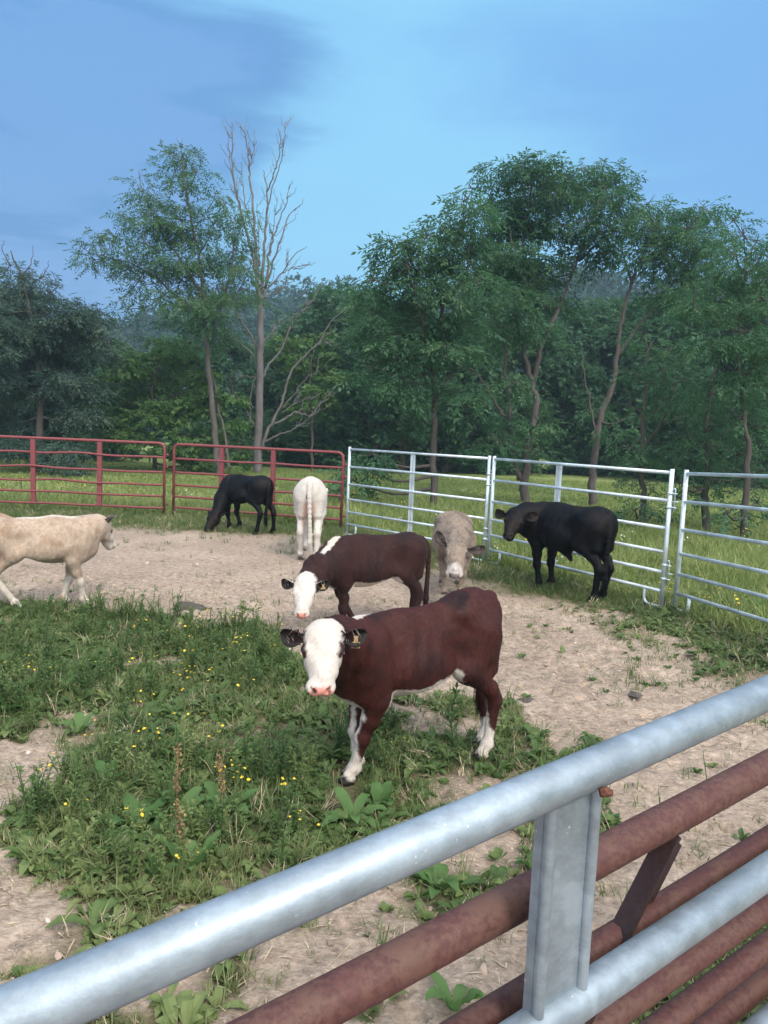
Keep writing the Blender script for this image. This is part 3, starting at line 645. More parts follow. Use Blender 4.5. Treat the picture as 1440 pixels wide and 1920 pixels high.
    for y in (1, -1):
        g = MB(); u_, v_ = np.meshgrid(np.linspace(0, math.pi, 10), np.arange(14)/14*2*math.pi, indexing='ij'); r = .040*s_
        c = Hd(.385, .178*y*fw, -.083); sv = np.stack([np.sin(u_)*np.cos(v_), np.sin(u_)*np.sin(v_), np.cos(u_)], -1).reshape(-1, 3)*r*[1, 1, 1]+c
        i, j = np.meshgrid(np.arange(9), np.arange(14), indexing='ij'); g.add(sv*H, np.stack([i*14+j, (i+1)*14+j, (i+1)*14+(j+1) % 14, i*14+(j+1) % 14], -1).reshape(-1, 4)); g.build('eye', MAT['eye'], root)
        # pale lashes above the eye
        if lidcol:
            n = 16; t_ = np.linspace(-.045, .045, n); b0 = np.array([Hd(.385+q, .205*y*fw, -.045) for q in t_]); tp_ = b0+(hy*y*.9+hx*.45-hz*.1)*.0045/H*1.6+hx*(t_*.10)[:, None]; sd = hx*.0011/H*1.3
            g = MB(); g.add(np.stack([b0-sd, b0+sd, tp_], 1).reshape(-1, 3)*H, np.arange(3*n).reshape(-1, 3)); g.build('eyelash', MAT['lash'], root)
    if tipL is not None:
        p, d, fc, c = tipL; dn = np.array([0, 0, -1.0]); f2 = unit(fc-dn*np.dot(fc, dn)); sdv = np.cross(dn, f2); tw, tL = .040/H, .048/H; o = p+f2*.016/H
        prof = [(-.28, -.004), (-.20, .22), (-.22, .42), (-.5, .55), (-.5, 1.0), (.5, 1.0), (.5, .55), (.22, .42), (.20, .22), (.28, -.004)]
        fr = np.array([o+sdv*(x*tw)+dn*(y_*tL*1.2) for x, y_ in prof]); bk = fr-f2*.003/H; n = len(prof); g = MB()
        qs = np.array([[i, (i+1) % n, n+(i+1) % n, n+i] for i in range(n)]); tri = lambda o_, rv: np.array([[0, 1, 8, 9], [1, 2, 7, 8], [2, 3, 6, 7], [3, 4, 5, 6]])+o_
        g.add(np.vstack([fr, bk])*H, [qs, tri(0, 0), tri(n, 1)[:, ::-1]]); tg = g.build('ear_tag', MAT['tag'], root, smooth=False)
        def strokes(pts, w=.005/H):
            q3 = [o+f2*.0022/H+sdv*(x*tw)+dn*(y_*tL*1.2) for x, y_ in pts]; tv_, tf_ = tube(q3, w*.5, 5); g = MB(); g.add(tv_*H, tf_); g.build('digit', MAT['ink'], tg)
        strokes([(-.28, .64), (-.28, .93)]); strokes([(-.08, .66), (.06, .62), (.14, .72), (-.08, .92), (.16, .92)])
    return root
MAT['lash'] = m_plain('lash', (.75, .70, .62), .7)
MAT['coat_red'] = m_coat('coat_red', (.020, .0062, .0054), (.068, .0155, .0118), extra=(.014, .0052, .0048), edge=.02, sheen=.0, patch=2.4, spec=.20, rough=.6)
MAT['coat_darkred'] = m_coat('coat_dark_red', (.015, .0068, .0068), (.042, .0145, .012), extra=(.022, .0085, .0078), sheen=.02)
MAT['coat_black'] = m_coat('coat_black', (.0020, .0022, .0036), (.0050, .0047, .0060), white=(.10, .07, .06), pink=(.022, .018, .020), streak=50, extra=(.012, .0075, .006), sheen=.0, rough=.55, patch=2.2, spec=.13)
MAT['coat_cream'] = m_coat('coat_cream', (.29, .215, .155), (.46, .37, .29), white=(.56, .50, .43), dark=(.09, .07, .06), extra=(.31, .22, .155), patch=5, streak=34)
MAT['coat_white'] = m_coat('coat_white', (.45, .41, .37), (.60, .56, .51), white=(.60, .56, .51), dark=(.12, .09, .075), pink=(.52, .37, .30), patch=4, edge=.05)
MAT['coat_shag'] = m_coat('coat_grey_beige', (.115, .090, .072), (.31, .245, .19), white=(.50, .45, .42), dark=(.055, .042, .038), pink=(.20, .175, .175), streak=26, patch=6, bumpd=.9, shag=.4, extra=(.22, .17, .13))
def hereford_face(W_, D_, K_, Hd, J, tl, s_, eye=True, ecol=.07):
    W_.cone(Hd(.10, 0, -.06), Hd(.92, 0, -.16), .27*s_, .28*s_, k=.02); W_.ell(Hd(.04, 0, .03), (.05, .06, .04))
    for y in (1, -1):
        if eye: W_.cone(Hd(.33, .240*y, -.03), Hd(.46, .225*y, -.05), .066*s_, .048*s_, k=.004, sub=True); D_.cone(Hd(.36, .245*y, -.04), Hd(.42, .235*y, -.05), .046*s_, .036*s_, k=.004)
        else: D_.cone(Hd(.37, .255*y, -.06), Hd(.41, .245*y, -.07), .030*s_, .022*s_, k=.004)
    K_.cone(Hd(1.0, .070, -.115), Hd(1.0, -.070, -.115), .085*s_, .085*s_, k=.01); K_.cone(Hd(1.0, .05, -.19), Hd(1.0, -.05, -.19), .045*s_, .045*s_, k=.01)
def marks_near(W_, D_, K_, Hd, J, tl, s_):
    hereford_face(W_, D_, K_, Hd, J, tl, s_)
    W_.cone((.42, 0, .52), (.50, -.02, .58), .085, .05); W_.cone((.44, .05, .47), (.40, .08, .42), .04, .03)
    W_.ell((.13, 0, .475), (.19, .24, .120), [[1, 0, .05], [0, 1, 0], [-.05, 0, 1]]); W_.ell((-.04, 0, .505), (.21, .24, .105), [[.95, 0, .3], [0, 1, 0], [-.3, 0, .95]]); W_.ell((-.19, 0, .560), (.14, .20, .070), [[.9, 0, .43], [0, 1, 0], [-.43, 0, .9]])
    W_.ell((-.30, .10, .555), (.03, .05, .04)); W_.cone((.44, 0, .99), (.33, -.03, .985), .055, .03); W_.ell((.52, 0, .99), (.04, .05, .04))
    for q in ('FL', 'FR'):
        el, kn, fe, ho = J[q]; sy = 1 if q == 'FL' else -1
        W_.cone(el+[.070, -.04*sy, -.05], kn+[.045, -.020*sy, 0], .018, .024); W_.cone(kn+[.045, -.01*sy, -.02], fe+[.025, 0, .05], .026, .040); W_.cone(fe+[.01, 0, .03], ho, .058, .08)
    for q in ('HL', 'HR'):
        st, hk, fe, ho = J[q]; sy = 1 if q == 'HL' else -1
        if q == 'HL': W_.cone(hk+[.050, -.035*sy, .03], hk+[.040, -.03*sy, -.07], .010, .022); W_.cone(hk+[.040, -.022*sy, -.08], fe+[.018, -.008*sy, .07], .024, .045)
        W_.cone(fe+[0, 0, .05], ho, .056, .08)
    D_.ell(Hd(.50, -.02, .0)-np.array([0, 0, 0]), (.012, .006, .006)); D_.ell(Hd(.58, .06, -.02), (.008, .004, .005))
def marks_two(W_, D_, K_, Hd, J, tl, s_):
    hereford_face(W_, D_, K_, Hd, J, tl, s_, eye=False)
    q_ = np.array([.36, 0, .95])*.42+Hd(-.12, 0, .04)*.58; W_.cone(q_, (.38, 0, .985), .022, .05, k=.03); W_.cone(Hd(.28, 0, -.36), (.47, 0, .55), .075, .075); W_.cone((.47, 0, .55), (.40, 0, .48), .08, .07)
    W_.ell((.13, 0, .455), (.2, .28, .105)); W_.ell((-.08, 0, .475), (.22, .28, .10)); W_.ell((-.24, 0, .53), (.12, .2, .08)); W_.cone((-.55, .0, .60), (-.54, 0, .40), .05, .05)
    for q in J.values(): W_.cone(q[2], q[3], .05, .07)
def marks_black(W_, D_, K_, Hd, J, tl, s_):
    K_.cone(Hd(1.02, .03, -.12), Hd(1.02, -.03, -.12), .055*s_, .055*s_)
    for q in J.values(): D_.ell(q[3]+[.01, 0, -.01], (.08, .06, .04))
def marks_bull(W_, D_, K_, Hd, J, tl, s_):
    marks_black(W_, D_, K_, Hd, J, tl, s_); W_.ell((-.11, 0, .37), (.02, .02, .03))
def marks_cream(W_, D_, K_, Hd, J, tl, s_):
    W_.cone(Hd(.35, 0, -.1), Hd(.95, 0, -.15), .20*s_, .26*s_)
    for q in J.values(): W_.cone(q[1], q[3], .06, .07)
    W_.cone((-.2, 0, .93), (.3, 0, .96), .05, .05)
    K_.cone(Hd(1.02, .04, -.115), Hd(1.02, -.04, -.115), .06*s_, .06*s_)
def marks_white(W_, D_, K_, Hd, J, tl, s_):
    K_.cone((-.57, .03, .70), (-.50, .06, .46), .045, .03, k=.03); K_.cone((-.57, -.03, .70), (-.50, -.06, .46), .045, .03, k=.03); D_.ell((-.61, .035, .80), (.02, .012, .02))
    for q in J.values(): D_.ell(q[3]+[.01, 0, -.01], (.08, .06, .035))
def marks_shag(W_, D_, K_, Hd, J, tl, s_):
    W_.ell((.47, 0, .60), (.05, .05, .06))
    W_.cone(Hd(.88, 0, -.16), Hd(.99, 0, -.16), .235*s_, .235*s_); W_.cone(Hd(.55, 0, -.02), Hd(.85, 0, -.0), .04*s_, .07*s_)
    K_.cone(Hd(1.02, .05, -.11), Hd(1.02, -.05, -.11), .085*s_, .085*s_)
    for y in (1, -1): D_.cone(Hd(.35, .275*y, -.0), Hd(.43, .255*y, -.02), .066*s_, .050*s_)
if DO_COWS:
    cattle('calf', 'reddish brown calf with a white face looking at the viewer, nearest of all the cattle', .90, (.187, 3.87), 213.5,
           W(607, 1172, 3.42), W(602, 1277, 3.17), MAT['coat_red'], voxel=.0075, feet=dict(FL=(.41, .0), FR=(.345, -.075), HL=(-.49, .11), HR=(-.63, -.06)), bulk=.93, hl=.395, marks=marks_near, roll=.04, facewide=1.24, muzz=1.27,
           ear=dict(L=.37, W=.26, back=-.05, up=.10, drop=.02, inner='alldark', fwd=.9, cup=.5, hairwhite=.2), fuzz=52000, fuzz_len=.007, tag_ear=1, rump_up=.065, tail=[(-.585, 0, .93), (-.615, -.02, .82), (-.60, -.05, .62), (-.60, -.06, .44)], lidcol=True, belly=.005)
    cattle('calf', 'dark brown white-faced calf with a lowered head, behind the nearest calf', .90, (-.11, 6.66), 206,
           W(573, 1084, 6.12), W(565, 1143, 5.90), MAT['coat_darkred'], voxel=.009, feet=dict(FL=(.33, .09), FR=(.14, -.09), HL=(-.42, .1), HR=(-.52, -.1)), bulk=1.06, belly=.035, hl=.40, marks=marks_two, facewide=1.27, muzz=1.2,
           ear=dict(L=.36, W=.27, back=-.05, up=.15, drop=-.02, inner='dark', white=True, fwd=.9, cup=.45, hairwhite=.3), fuzz=16000, fuzz_len=.012, fuzz_w=.0035, tag_ear=1, neck_r=(.165, .11), tail=[(-.60, .0, .91), (-.65, .03, .80), (-.645, .05, .58), (-.64, .05, .40)], lidcol=True)
    cattle('steer', 'shaggy grey-beige steer facing the viewer, between the brown calf and the silver panels', .89, (.83, 8.66), 267,
           W(858, 1016, 7.80), W(852, 1076, 7.48), MAT['coat_shag'], voxel=.011, bulk=1.44, hl=.50, marks=marks_shag, cat='steer', belly=.05, neck_r=(.19, .105), facewide=1.38, muzz=1.4,
           ear=dict(L=.46, W=.27, back=-.02, up=.0, drop=0, wup=.10, wup2=1.1, inner='dark', fwd=.9), fuzz=24000, fuzz_len=.022, fuzz_w=.006, roll=-.06, chest_drop=.03, tuft=.6)
    cattle('bull', 'young black bull standing by the silver panel with its head turned to the viewer', 1.08, (2.16, 8.76), 123,
           W(969, 957, 8.98), W(953, 998, 8.66), MAT['coat_black'], voxel=.011, feet=dict(FL=(.30, .10), FR=(.32, -.12), HL=(-.50, .09), HR=(-.46, -.08)), bulk=1.16, belly=.045, hl=.44, marks=marks_bull, cat='bull', sheath=True,
           ear=dict(L=.38, W=.28, back=-.12, up=.1, inner='alldark'), fuzz=12000, fuzz_len=.010, fuzz_w=.004, neck_r=(.19, .125), tail=[(-.585, 0, .93), (-.62, .03, .80), (-.62, .05, .6), (-.62, .05, .36)])
    cattle('cow', 'white cow seen from behind with its tail hanging down, by the red gate', 1.13, (-1.05, 10.75), 93,
           (-1.10, 11.58, .93), (-1.12, 11.86, .72), MAT['coat_white'], voxel=.0095, feet=dict(HL=(-.40, .095), HR=(-.55, -.10), FL=(.30, .08), FR=(.36, -.08)), bulk=.88, hl=.36, marks=marks_white, cat='cow',
           ear=dict(allwhite=True), fuzz=9000, fuzz_len=.012, fuzz_w=.005, rump_up=.03, tail=[(-.60, 0, .92), (-.645, -.0, .80), (-.64, -.01, .56), (-.62, -.02, .34)])
    cattle('calf', 'black calf grazing with its nose on the ground in front of the red gate', 1.0, (-2.44, 12.93), 143,
           W(404, 956, 12.92), W(385, 991, 12.74), MAT['coat_black'], voxel=.013, feet=dict(HL=(-.44, .13), HR=(-.54, -.16), FL=(.34, .06), FR=(.22, -.08)), bulk=1.08, hl=.44, marks=marks_black,
           ear=dict(L=.30, W=.2, back=-.35, up=.0, inner='alldark'), fuzz=7000, fuzz_len=.010, fuzz_w=.005, neck_r=(.16, .095), lift=dict(FR=.03), tail=[(-.60, 0, .91), (-.64, .03, .78), (-.62, .05, .55), (-.60, .05, .38)])
    pb = np.array(W(186, 971, 7.36))
    cattle('calf', 'cream beige calf walking right at the left edge of the picture, head turned away', .90, (-3.24, 7.02), 25,
           pb, W(212, 1014, 7.60), MAT['coat_cream'], voxel=.010, feet=dict(FR=(.44, -.07), FL=(.24, .08), HR=(-.22, -.12), HL=(-.62, .10)), bulk=1.12, hl=.43, marks=marks_cream,
           ear=dict(L=.32, W=.24, back=-.15, up=.2, wup=.8, inner='alldark', fwd=-.9), rump_up=-.055, fuzz=16000, fuzz_len=.011, fuzz_w=.004, lidcol=None, neck_r=(.165, .12))

# ------------------------------------------------------------------ trees
def leaflet_quad(base, d, side, L, Wd, nrm):
    m = base+d*L*.45+nrm*L*.04; return [base, m-side*Wd*.5, base+d*L-nrm*L*.10, m+side*Wd*.5]
def make_sprig(rg, n=7, L=.5, ll=.17, lw=.055, droop=.35):
    """a compound leaf: leaflets in pairs along a drooping rib"""
    V = []; F = []
    for i in range(n):
        t = 1-(i//2)/(n/2)*.75; pos = np.array([L*t, 0, -droop*L*t*t]); s = (1 if i % 2 else -1) if i else 0
        d = unit([.75 if i else 1, .75*s+rg.normal(0, .15), -.35+rg.normal(0, .25)]); side = unit(np.cross(d, [0, 0, 1])+rg.normal(0, .25, 3)); k = ll*rg.uniform(.8, 1.2)
        b = len(V); V += leaflet_quad(pos, d, side, k, lw*rg.uniform(.8, 1.2), np.cross(side, d)); F.append([b, b+1, b+2, b+3])
    return np.array(V), np.array(F)
def frames(D, rg, up=(0, 0, 1)):
    D = D/(np.linalg.norm(D, axis=1)[:, None]+1e-9); S = np.cross(np.broadcast_to(np.array(up, float), D.shape), D); S /= np.linalg.norm(S, axis=1)[:, None]+1e-9
    a = rg.uniform(-.6, .6, len(D)); U = np.cross(D, S); S2 = S*np.cos(a)[:, None]+U*np.sin(a)[:, None]; return D, S2, np.cross(D, S2)
def stamp(mb, tv, tf, P, Dx, Dy, Dz, sc, **at):
    n = len(P)
    if n == 0: return
    V = P[:, None, :]+(tv[None, :, 0:1]*Dx[:, None, :]+tv[None, :, 1:2]*Dy[:, None, :]+tv[None, :, 2:3]*Dz[:, None, :])*np.asarray(sc).reshape(-1, 1, 1)
    m = len(tv); fs = tf if isinstance(tf, list) else [tf]
    out = [(f[None]+(np.arange(n)*m)[:, None, None]).reshape(-1, f.shape[1]) for f in fs]
    mb.add(V.reshape(-1, 3), out, **{k: np.repeat(a, m) for k, a in at.items()})
RT = np.random.RandomState(21)
SPRIG = [make_sprig(RT, n=7) for _ in range(6)]
TUFT = [make_sprig(RT, n=6, L=.32, ll=.20, lw=.10, droop=.2) for _ in range(6)]
def clump_points(rg, c, r, n):
    u = rg.normal(0, 1, (n, 3)); u /= np.linalg.norm(u, axis=1)[:, None]; rr = r*rg.uniform(.35, 1.08, n)**.6; P = c+u*rr[:, None]*[1, 1, .82]
    D = u*.8+rg.normal(0, .5, (n, 3)); D[:, 2] += .05; return P, D
MAT['leaf_mid'] = m_leaf('leaf_mid_green', (.040, .105, .052), (.068, .155, .070), (.125, .225, .085))
MAT['leaf_dark'] = m_leaf('leaf_dark_green', (.034, .098, .058), (.062, .152, .080), (.125, .225, .105), .38)
MAT['leaf_blue'] = m_leaf('leaf_grey_green', (.034, .070, .060), (.054, .105, .080), (.115, .160, .110), .25)
MAT['leaf_bright'] = m_leaf('leaf_yellow_green', (.060, .135, .045), (.095, .190, .055), (.15, .26, .08), .4)
MAT['bark'] = m_bark('bark_brown', (.045, .038, .036), (.115, .098, .092)); MAT['bark_dark'] = m_bark('bark_dark', (.035, .032, .028), (.09, .075, .062)); MAT['bark_dead'] = m_bark('bark_bare_grey', (.070, .064, .066), (.175, .162, .160))
def limb3(pts, d, r0, r1, base_off, rg, wob=.0, n=5, doff=None):
    P = np.array([W(x, y, d+(0 if doff is None else doff*i/(len(pts)-1))) for i, (x, y) in enumerate(pts)]); P = smoothpath(P, n)-base_off
    P[1:-1] += rg.normal(0, wob, (len(P)-2, 3)); r = np.linspace(0, 1, len(P)); return P, r0+(r1-r0)*r**.8
def hero_tree(name, label, d, limbs, clumps, leaf, bark, dens=34, spread=1.0, sprig=SPRIG, ssc=1.0, seed=1, cat='tree', group=None, base=None, twigs=True, lsc=.58):
    rg = np.random.RandomState(seed); bx = base or limbs[0][0][0]; g = W(bx[0], bx[1], d); g = np.array([g[0], g[1], 0.0]); g[2] = float(ground_z(g[0], g[1]))-.08
    root = empty(name, g, label, cat, group); tm = MB(); allp = []
    for i, lb in enumerate(limbs):
        pts, r0, r1 = lb[:3]; P, r = limb3(pts, d, r0*lsc, r1*lsc, g, rg, wob=.02, doff=(rg.uniform(-1.2, 1.2) if i else 0))
        if i == 0:
            P = np.vstack([[[0, 0, 0]], P]) if P[0][2] > .05 else P; r = np.concatenate([[r[0]*1.35], r]) if len(P) > len(r) else r
        tm.add(*tube(P, r, 9)); allp.append(np.column_stack([P, r]))
    allp = np.vstack(allp); lm = MB()
    for c in clumps:
        px, py, rp = c[:3]; rm = rp/FPX*d; off = rg.uniform(-1, 1)*spread*min(2.2, .7+rm*1.1)
        C = W(px, py, d+off)-g; n = int(dens*2.6*(rm**2)*(c[3] if len(c) > 3 else 1)*4)+5
        q = allp[np.argmin(np.linalg.norm(allp[:, :3]-C, axis=1)+np.maximum(0, allp[:, 2]-C[2])*.8)]
        if twigs:
            mid = (q[:3]+C)/2+[0, 0, -.12*np.linalg.norm(C-q[:3])]; r0 = min(q[3]*.6, .05+.012*np.linalg.norm(C-q[:3])); tm.add(*tube(smoothpath([q[:3], mid, C], 4), np.linspace(r0, .012, 9), 5, caps=False))
            for _ in range(5):
                u = unit(rg.normal(0, 1, 3)+[0, 0, .3]); tm.add(*tube([C-u*.05, C+u*rm*.5+[0, 0, -.03], C+u*rm*.95], [.012, .009, .004], 3, caps=False))
        sub = max(3, int(9*rm*rm+4*rm)); cs = clump_points(rg, C, rm*.82, sub)[0]
        for sc_ in cs:                                                  # foliage hangs in small tilted layers with gaps between them
            R_ = rg.uniform(.22, .42)*(.6+.4*min(1.4, d/21)); k = max(4, int(1.0*n/sub)); a = rg.uniform(0, 6.283, k); q_ = R_*np.sqrt(rg.uniform(.02, 1, k)); tl_ = rg.normal(0, .25, 2)
            dx_, dy_ = np.cos(a)*q_, np.sin(a)*q_; P = sc_+np.stack([dx_, dy_, dx_*tl_[0]+dy_*tl_[1]-.45*q_**2/R_+rg.normal(0, .035, k)], 1)
            D = np.stack([np.cos(a)*.8+rg.normal(0, .3, k), np.sin(a)*.8+rg.normal(0, .3, k), rg.normal(-.15, .3, k)], 1); tint = np.clip(rg.normal(.5, .2, k)+rg.normal(0, .16), 0, 1)
            Dx, Dy, Dz = frames(D, rg); ti = rg.randint(len(sprig)); stamp(lm, *sprig[ti], P, Dx, Dy, Dz, .82*ssc*rg.uniform(.7, 1.25, k), tint=tint)
    tm.build('trunk', MAT[bark], root)
    if clumps: lm.build('crown', MAT[leaf], root, smooth=False)
    return root
def generic_mesh(seed, leaf, height=10.0, width=3.6, low=.12, n_cl=70, per=150, sc=.9, shape=1.0):
    """one full crown with its trunk, ten metres high; copies of it share the meshes"""
    rg = np.random.RandomState(seed); tm = MB(); lm = MB()
    tp = smoothpath([(0, 0, -.2), (rg.normal(0, .15), rg.normal(0, .15), height*.3), (rg.normal(0, .4), rg.normal(0, .4), height*.65), (rg.normal(0, .4), rg.normal(0, .4), height*.92)], 5)
    tm.add(*tube(tp, np.linspace(.26, .04, len(tp)), 8))
    for i in range(n_cl):
        t = rg.uniform(low, 1); prof = math.sin(math.pi*min(1, (t-low)/(1-low)*.80+.16))**.65*shape; a = rg.uniform(0, 2*math.pi); rr = width*prof*math.sqrt(rg.uniform(.1, 1))
        C = np.array([math.cos(a)*rr, math.sin(a)*rr, height*t]); k = tp[min(len(tp)-1, int(max(0, t-.12)*len(tp)))]
        r = rg.uniform(.55, 1.1)*(1.15-.4*t); tm.add(*tube([k, (k+C)/2+[0, 0, -.2], C], [.07, .045, .015], 5, caps=False))
        for s_ in range(4):
            c2 = C+rg.normal(0, r*.5, 3)*[1, 1, .7]; P, D = clump_points(rg, c2, r*.55, per//4); kk = len(P); Dx, Dy, Dz = frames(D, rg); tint = np.clip(rg.normal(.5, .2, kk)+rg.normal(0, .12), 0, 1)
            stamp(lm, *TUFT[rg.randint(6)], P, Dx, Dy, Dz, sc*rg.uniform(.7, 1.2, kk), tint=tint)
    a = tm.build('trunk', MAT['bark_dark']); b = lm.build('crown', MAT[leaf], smooth=False); return a, b
if DO_TREES:
    # hero trees beyond the pen
    dead_limbs = [([(482, 897), (485, 800), (487, 700), (488, 620), (490, 555)], .36, .24),
        ([(489, 600), (485, 550), (478, 500), (465, 450), (452, 400), (440, 350), (435, 300), (436, 265), (435, 228)], .17, .03), ([(488, 570), (482, 500), (478, 440), (472, 365), (467, 315), (462, 265), (450, 230)], .16, .03),
        ([(440, 350), (431, 300), (428, 245)], .05, .02), ([(467, 320), (475, 280), (478, 245)], .05, .02), ([(465, 450), (455, 410), (446, 372), (433, 345)], .06, .02), ([(478, 440), (464, 400), (455, 350), (452, 305)], .07, .02),
        ([(490, 560), (492, 525), (495, 460), (500, 400), (500, 350), (493, 320)], .18, .03), ([(500, 360), (515, 320), (525, 285), (522, 240)], .06, .02), ([(500, 400), (512, 350), (527, 300), (533, 260), (535, 228)], .06, .02),
        ([(491, 560), (500, 520), (505, 470), (520, 425), (535, 385), (543, 345)], .14, .02), ([(497, 540), (510, 500), (527, 450), (542, 405), (565, 383)], .11, .02), ([(486, 500), (484, 450), (482, 380)], .05, .02), ([(505, 480), (512, 430), (520, 370)], .05, .02),
        ([(492, 575), (500, 545), (530, 510), (550, 480), (575, 462)], .10, .02), ([(494, 560), (520, 545), (545, 522)], .07, .02), ([(530, 512), (550, 502), (578, 495)], .05, .015), ([(487, 720), (480, 650), (450, 600), (425, 550), (400, 508), (390, 480)], .15, .02),
        ([(486, 700), (475, 667), (440, 635), (420, 627), (380, 622)], .09, .02), ([(440, 637), (420, 640), (405, 632)], .04, .015), ([(489, 720), (500, 690), (530, 650), (550, 600), (580, 570), (607, 530)], .12, .02), ([(550, 600), (565, 580), (578, 566)], .05, .02), ([(492, 640), (508, 628), (520, 610), (527, 600)], .06, .02),
        ([(485, 860), (494, 828), (509, 795), (529, 753), (542, 703), (566, 672), (597, 644), (614, 613), (649, 574)], .17, .025), ([(505, 800), (536, 784), (555, 773), (582, 780), (597, 764), (634, 718)], .10, .02), ([(492, 830), (522, 815), (544, 808), (568, 793), (586, 780), (622, 755)], .09, .02),
        ([(481, 708), (459, 704), (426, 708)], .04, .015), ([(529, 765), (549, 742), (575, 710), (597, 694)], .06, .015), ([(526, 775), (550, 760), (583, 742)], .05, .015), ([(597, 764), (612, 745), (628, 735)], .05, .015), ([(597, 644), (606, 640), (612, 643)], .03, .01), ([(478, 800), (462, 770), (440, 745), (425, 722)], .06, .015), ([(482, 700), (470, 740), (470, 795)], .04, .02)]
    rg = np.random.RandomState(5); extra = []
    for pts, r0, r1 in dead_limbs[1:]:
        for _ in range(7):
            t = rg.uniform(.25, .97)*(len(pts)-1); i = int(t); f = t-i; x = pts[i][0]*(1-f)+pts[min(i+1, len(pts)-1)][0]*f; y = pts[i][1]*(1-f)+pts[min(i+1, len(pts)-1)][1]*f
            dx, dy = pts[-1][0]-pts[0][0], pts[-1][1]-pts[0][1]; l = math.hypot(dx, dy)+1e-6; a = rg.choice([-1, 1])*rg.uniform(.3, .7); ux, uy = dx/l*math.cos(a)-dy/l*math.sin(a), dx/l*math.sin(a)+dy/l*math.cos(a); L_ = rg.uniform(8, 34)
            extra.append(([(x, y), (x+ux*L_*.55, y+uy*L_*.5-1), (x+ux*L_*.9, y+uy*L_*.85-7)], .026, .012))
    hero_tree('dead_tree', 'tall bare dead tree with pale forked branches behind the red gate', 30, dead_limbs+extra, [], 'leaf_mid', 'bark_dead', seed=9, lsc=.50)
    hero_tree('ash_tree', 'tall open ash tree with airy foliage, left of the bare dead tree', 27,
        [([(412, 893), (402, 800), (392, 700), (387, 640), (383, 560), (372, 480), (357, 400), (345, 330), (340, 285)], .22, .03), ([(380, 600), (330, 555), (280, 512), (230, 490), (165, 472)], .10, .02), ([(384, 560), (340, 490), (300, 430), (264, 348)], .10, .02), ([(388, 640), (425, 540), (440, 450), (418, 375)], .11, .02), ([(430, 880), (424, 830), (410, 760), (398, 700)], .10, .06), ([(372, 480), (400, 430), (385, 400)], .05, .02), ([(400, 590), (450, 540), (475, 480)], .06, .02)],
        [(340, 275, 20), (318, 288, 18), (350, 300, 22), (328, 318, 20), (368, 322, 18), (345, 350, 22), (352, 385, 24), (335, 410, 22), (262, 332, 13), (265, 358, 18), (285, 375, 22), (303, 388, 22), (280, 410, 26), (310, 420, 27), (252, 420, 16), (230, 405, 13), (345, 430, 30), (300, 450, 30), (340, 470, 34), (375, 450, 22), (385, 410, 16), (270, 455, 22), (158, 466, 17), (185, 445, 22), (215, 442, 20), (175, 485, 18), (210, 485, 22), (240, 470, 22), (240, 503, 22), (275, 492, 26), (265, 530, 16), (310, 500, 34), (350, 520, 38), (390, 490, 27), (300, 545, 20), (340, 570, 32), (380, 560, 34), (415, 540, 27), (400, 590, 32), (360, 610, 28), (325, 600, 18), (268, 562, 12), (440, 560, 22), (405, 362, 16), (425, 380, 19), (440, 410, 24), (420, 430, 24), (455, 440, 20), (475, 410, 13), (440, 470, 26), (470, 470, 15), (450, 510, 26), (475, 500, 17), (425, 500, 24), (465, 545, 20), (492, 562, 12), (240, 580, 12), (225, 560, 10), (385, 640, 22), (420, 620, 24)],
        'leaf_mid', 'bark', dens=34, seed=11)
    hero_tree('walnut_tree', 'tallest walnut tree on the right with a forked leaning trunk behind the silver panel', 21,
        [([(985, 955), (985, 860), (1000, 800), (1006, 750), (992, 700), (980, 640), (968, 560), (985, 430), (1000, 330)], .24, .04), ([(1000, 715), (1012, 660), (1037, 600), (1062, 540), (1078, 500), (1102, 430), (1135, 350)], .14, .03), ([(975, 900), (962, 850), (958, 800), (950, 700), (944, 620), (915, 520)], .15, .04), ([(955, 790), (938, 768), (915, 735), (893, 700), (862, 683)], .10, .03), ([(938, 768), (925, 765), (908, 762)], .04, .02), ([(968, 560), (930, 480), (900, 430)], .07, .03), ([(985, 440), (1030, 400), (1065, 350)], .07, .02), ([(1085, 490), (1120, 455), (1145, 440)], .06, .02)],
        [(942, 322, 27), (975, 314, 28), (1010, 306, 27), (1040, 330, 30), (1068, 335, 24), (950, 360, 32), (990, 350, 36), (1030, 370, 36), (1063, 375, 27), (940, 400, 33), (980, 410, 40), (1020, 430, 38), (1055, 420, 25), (925, 440, 32), (960, 460, 38), (1000, 480, 38), (1025, 510, 24), (950, 510, 36), (990, 530, 32), (920, 490, 32), (895, 470, 24), (1100, 322, 23), (1130, 316, 23), (1160, 330, 25), (1110, 360, 29), (1150, 368, 32), (1100, 410, 27), (1140, 420, 32), (1120, 460, 28), (1150, 462, 18), (1098, 478, 18), (1072, 500, 14), (950, 560, 36), (1010, 570, 30), (930, 610, 36), (990, 620, 34), (1040, 560, 20), (960, 780, 30, .7), (1010, 790, 26, .7), (940, 830, 32, .7), (1000, 850, 24, .6), (970, 720, 24, .6)],
        'leaf_dark', 'bark', dens=66, seed=12)
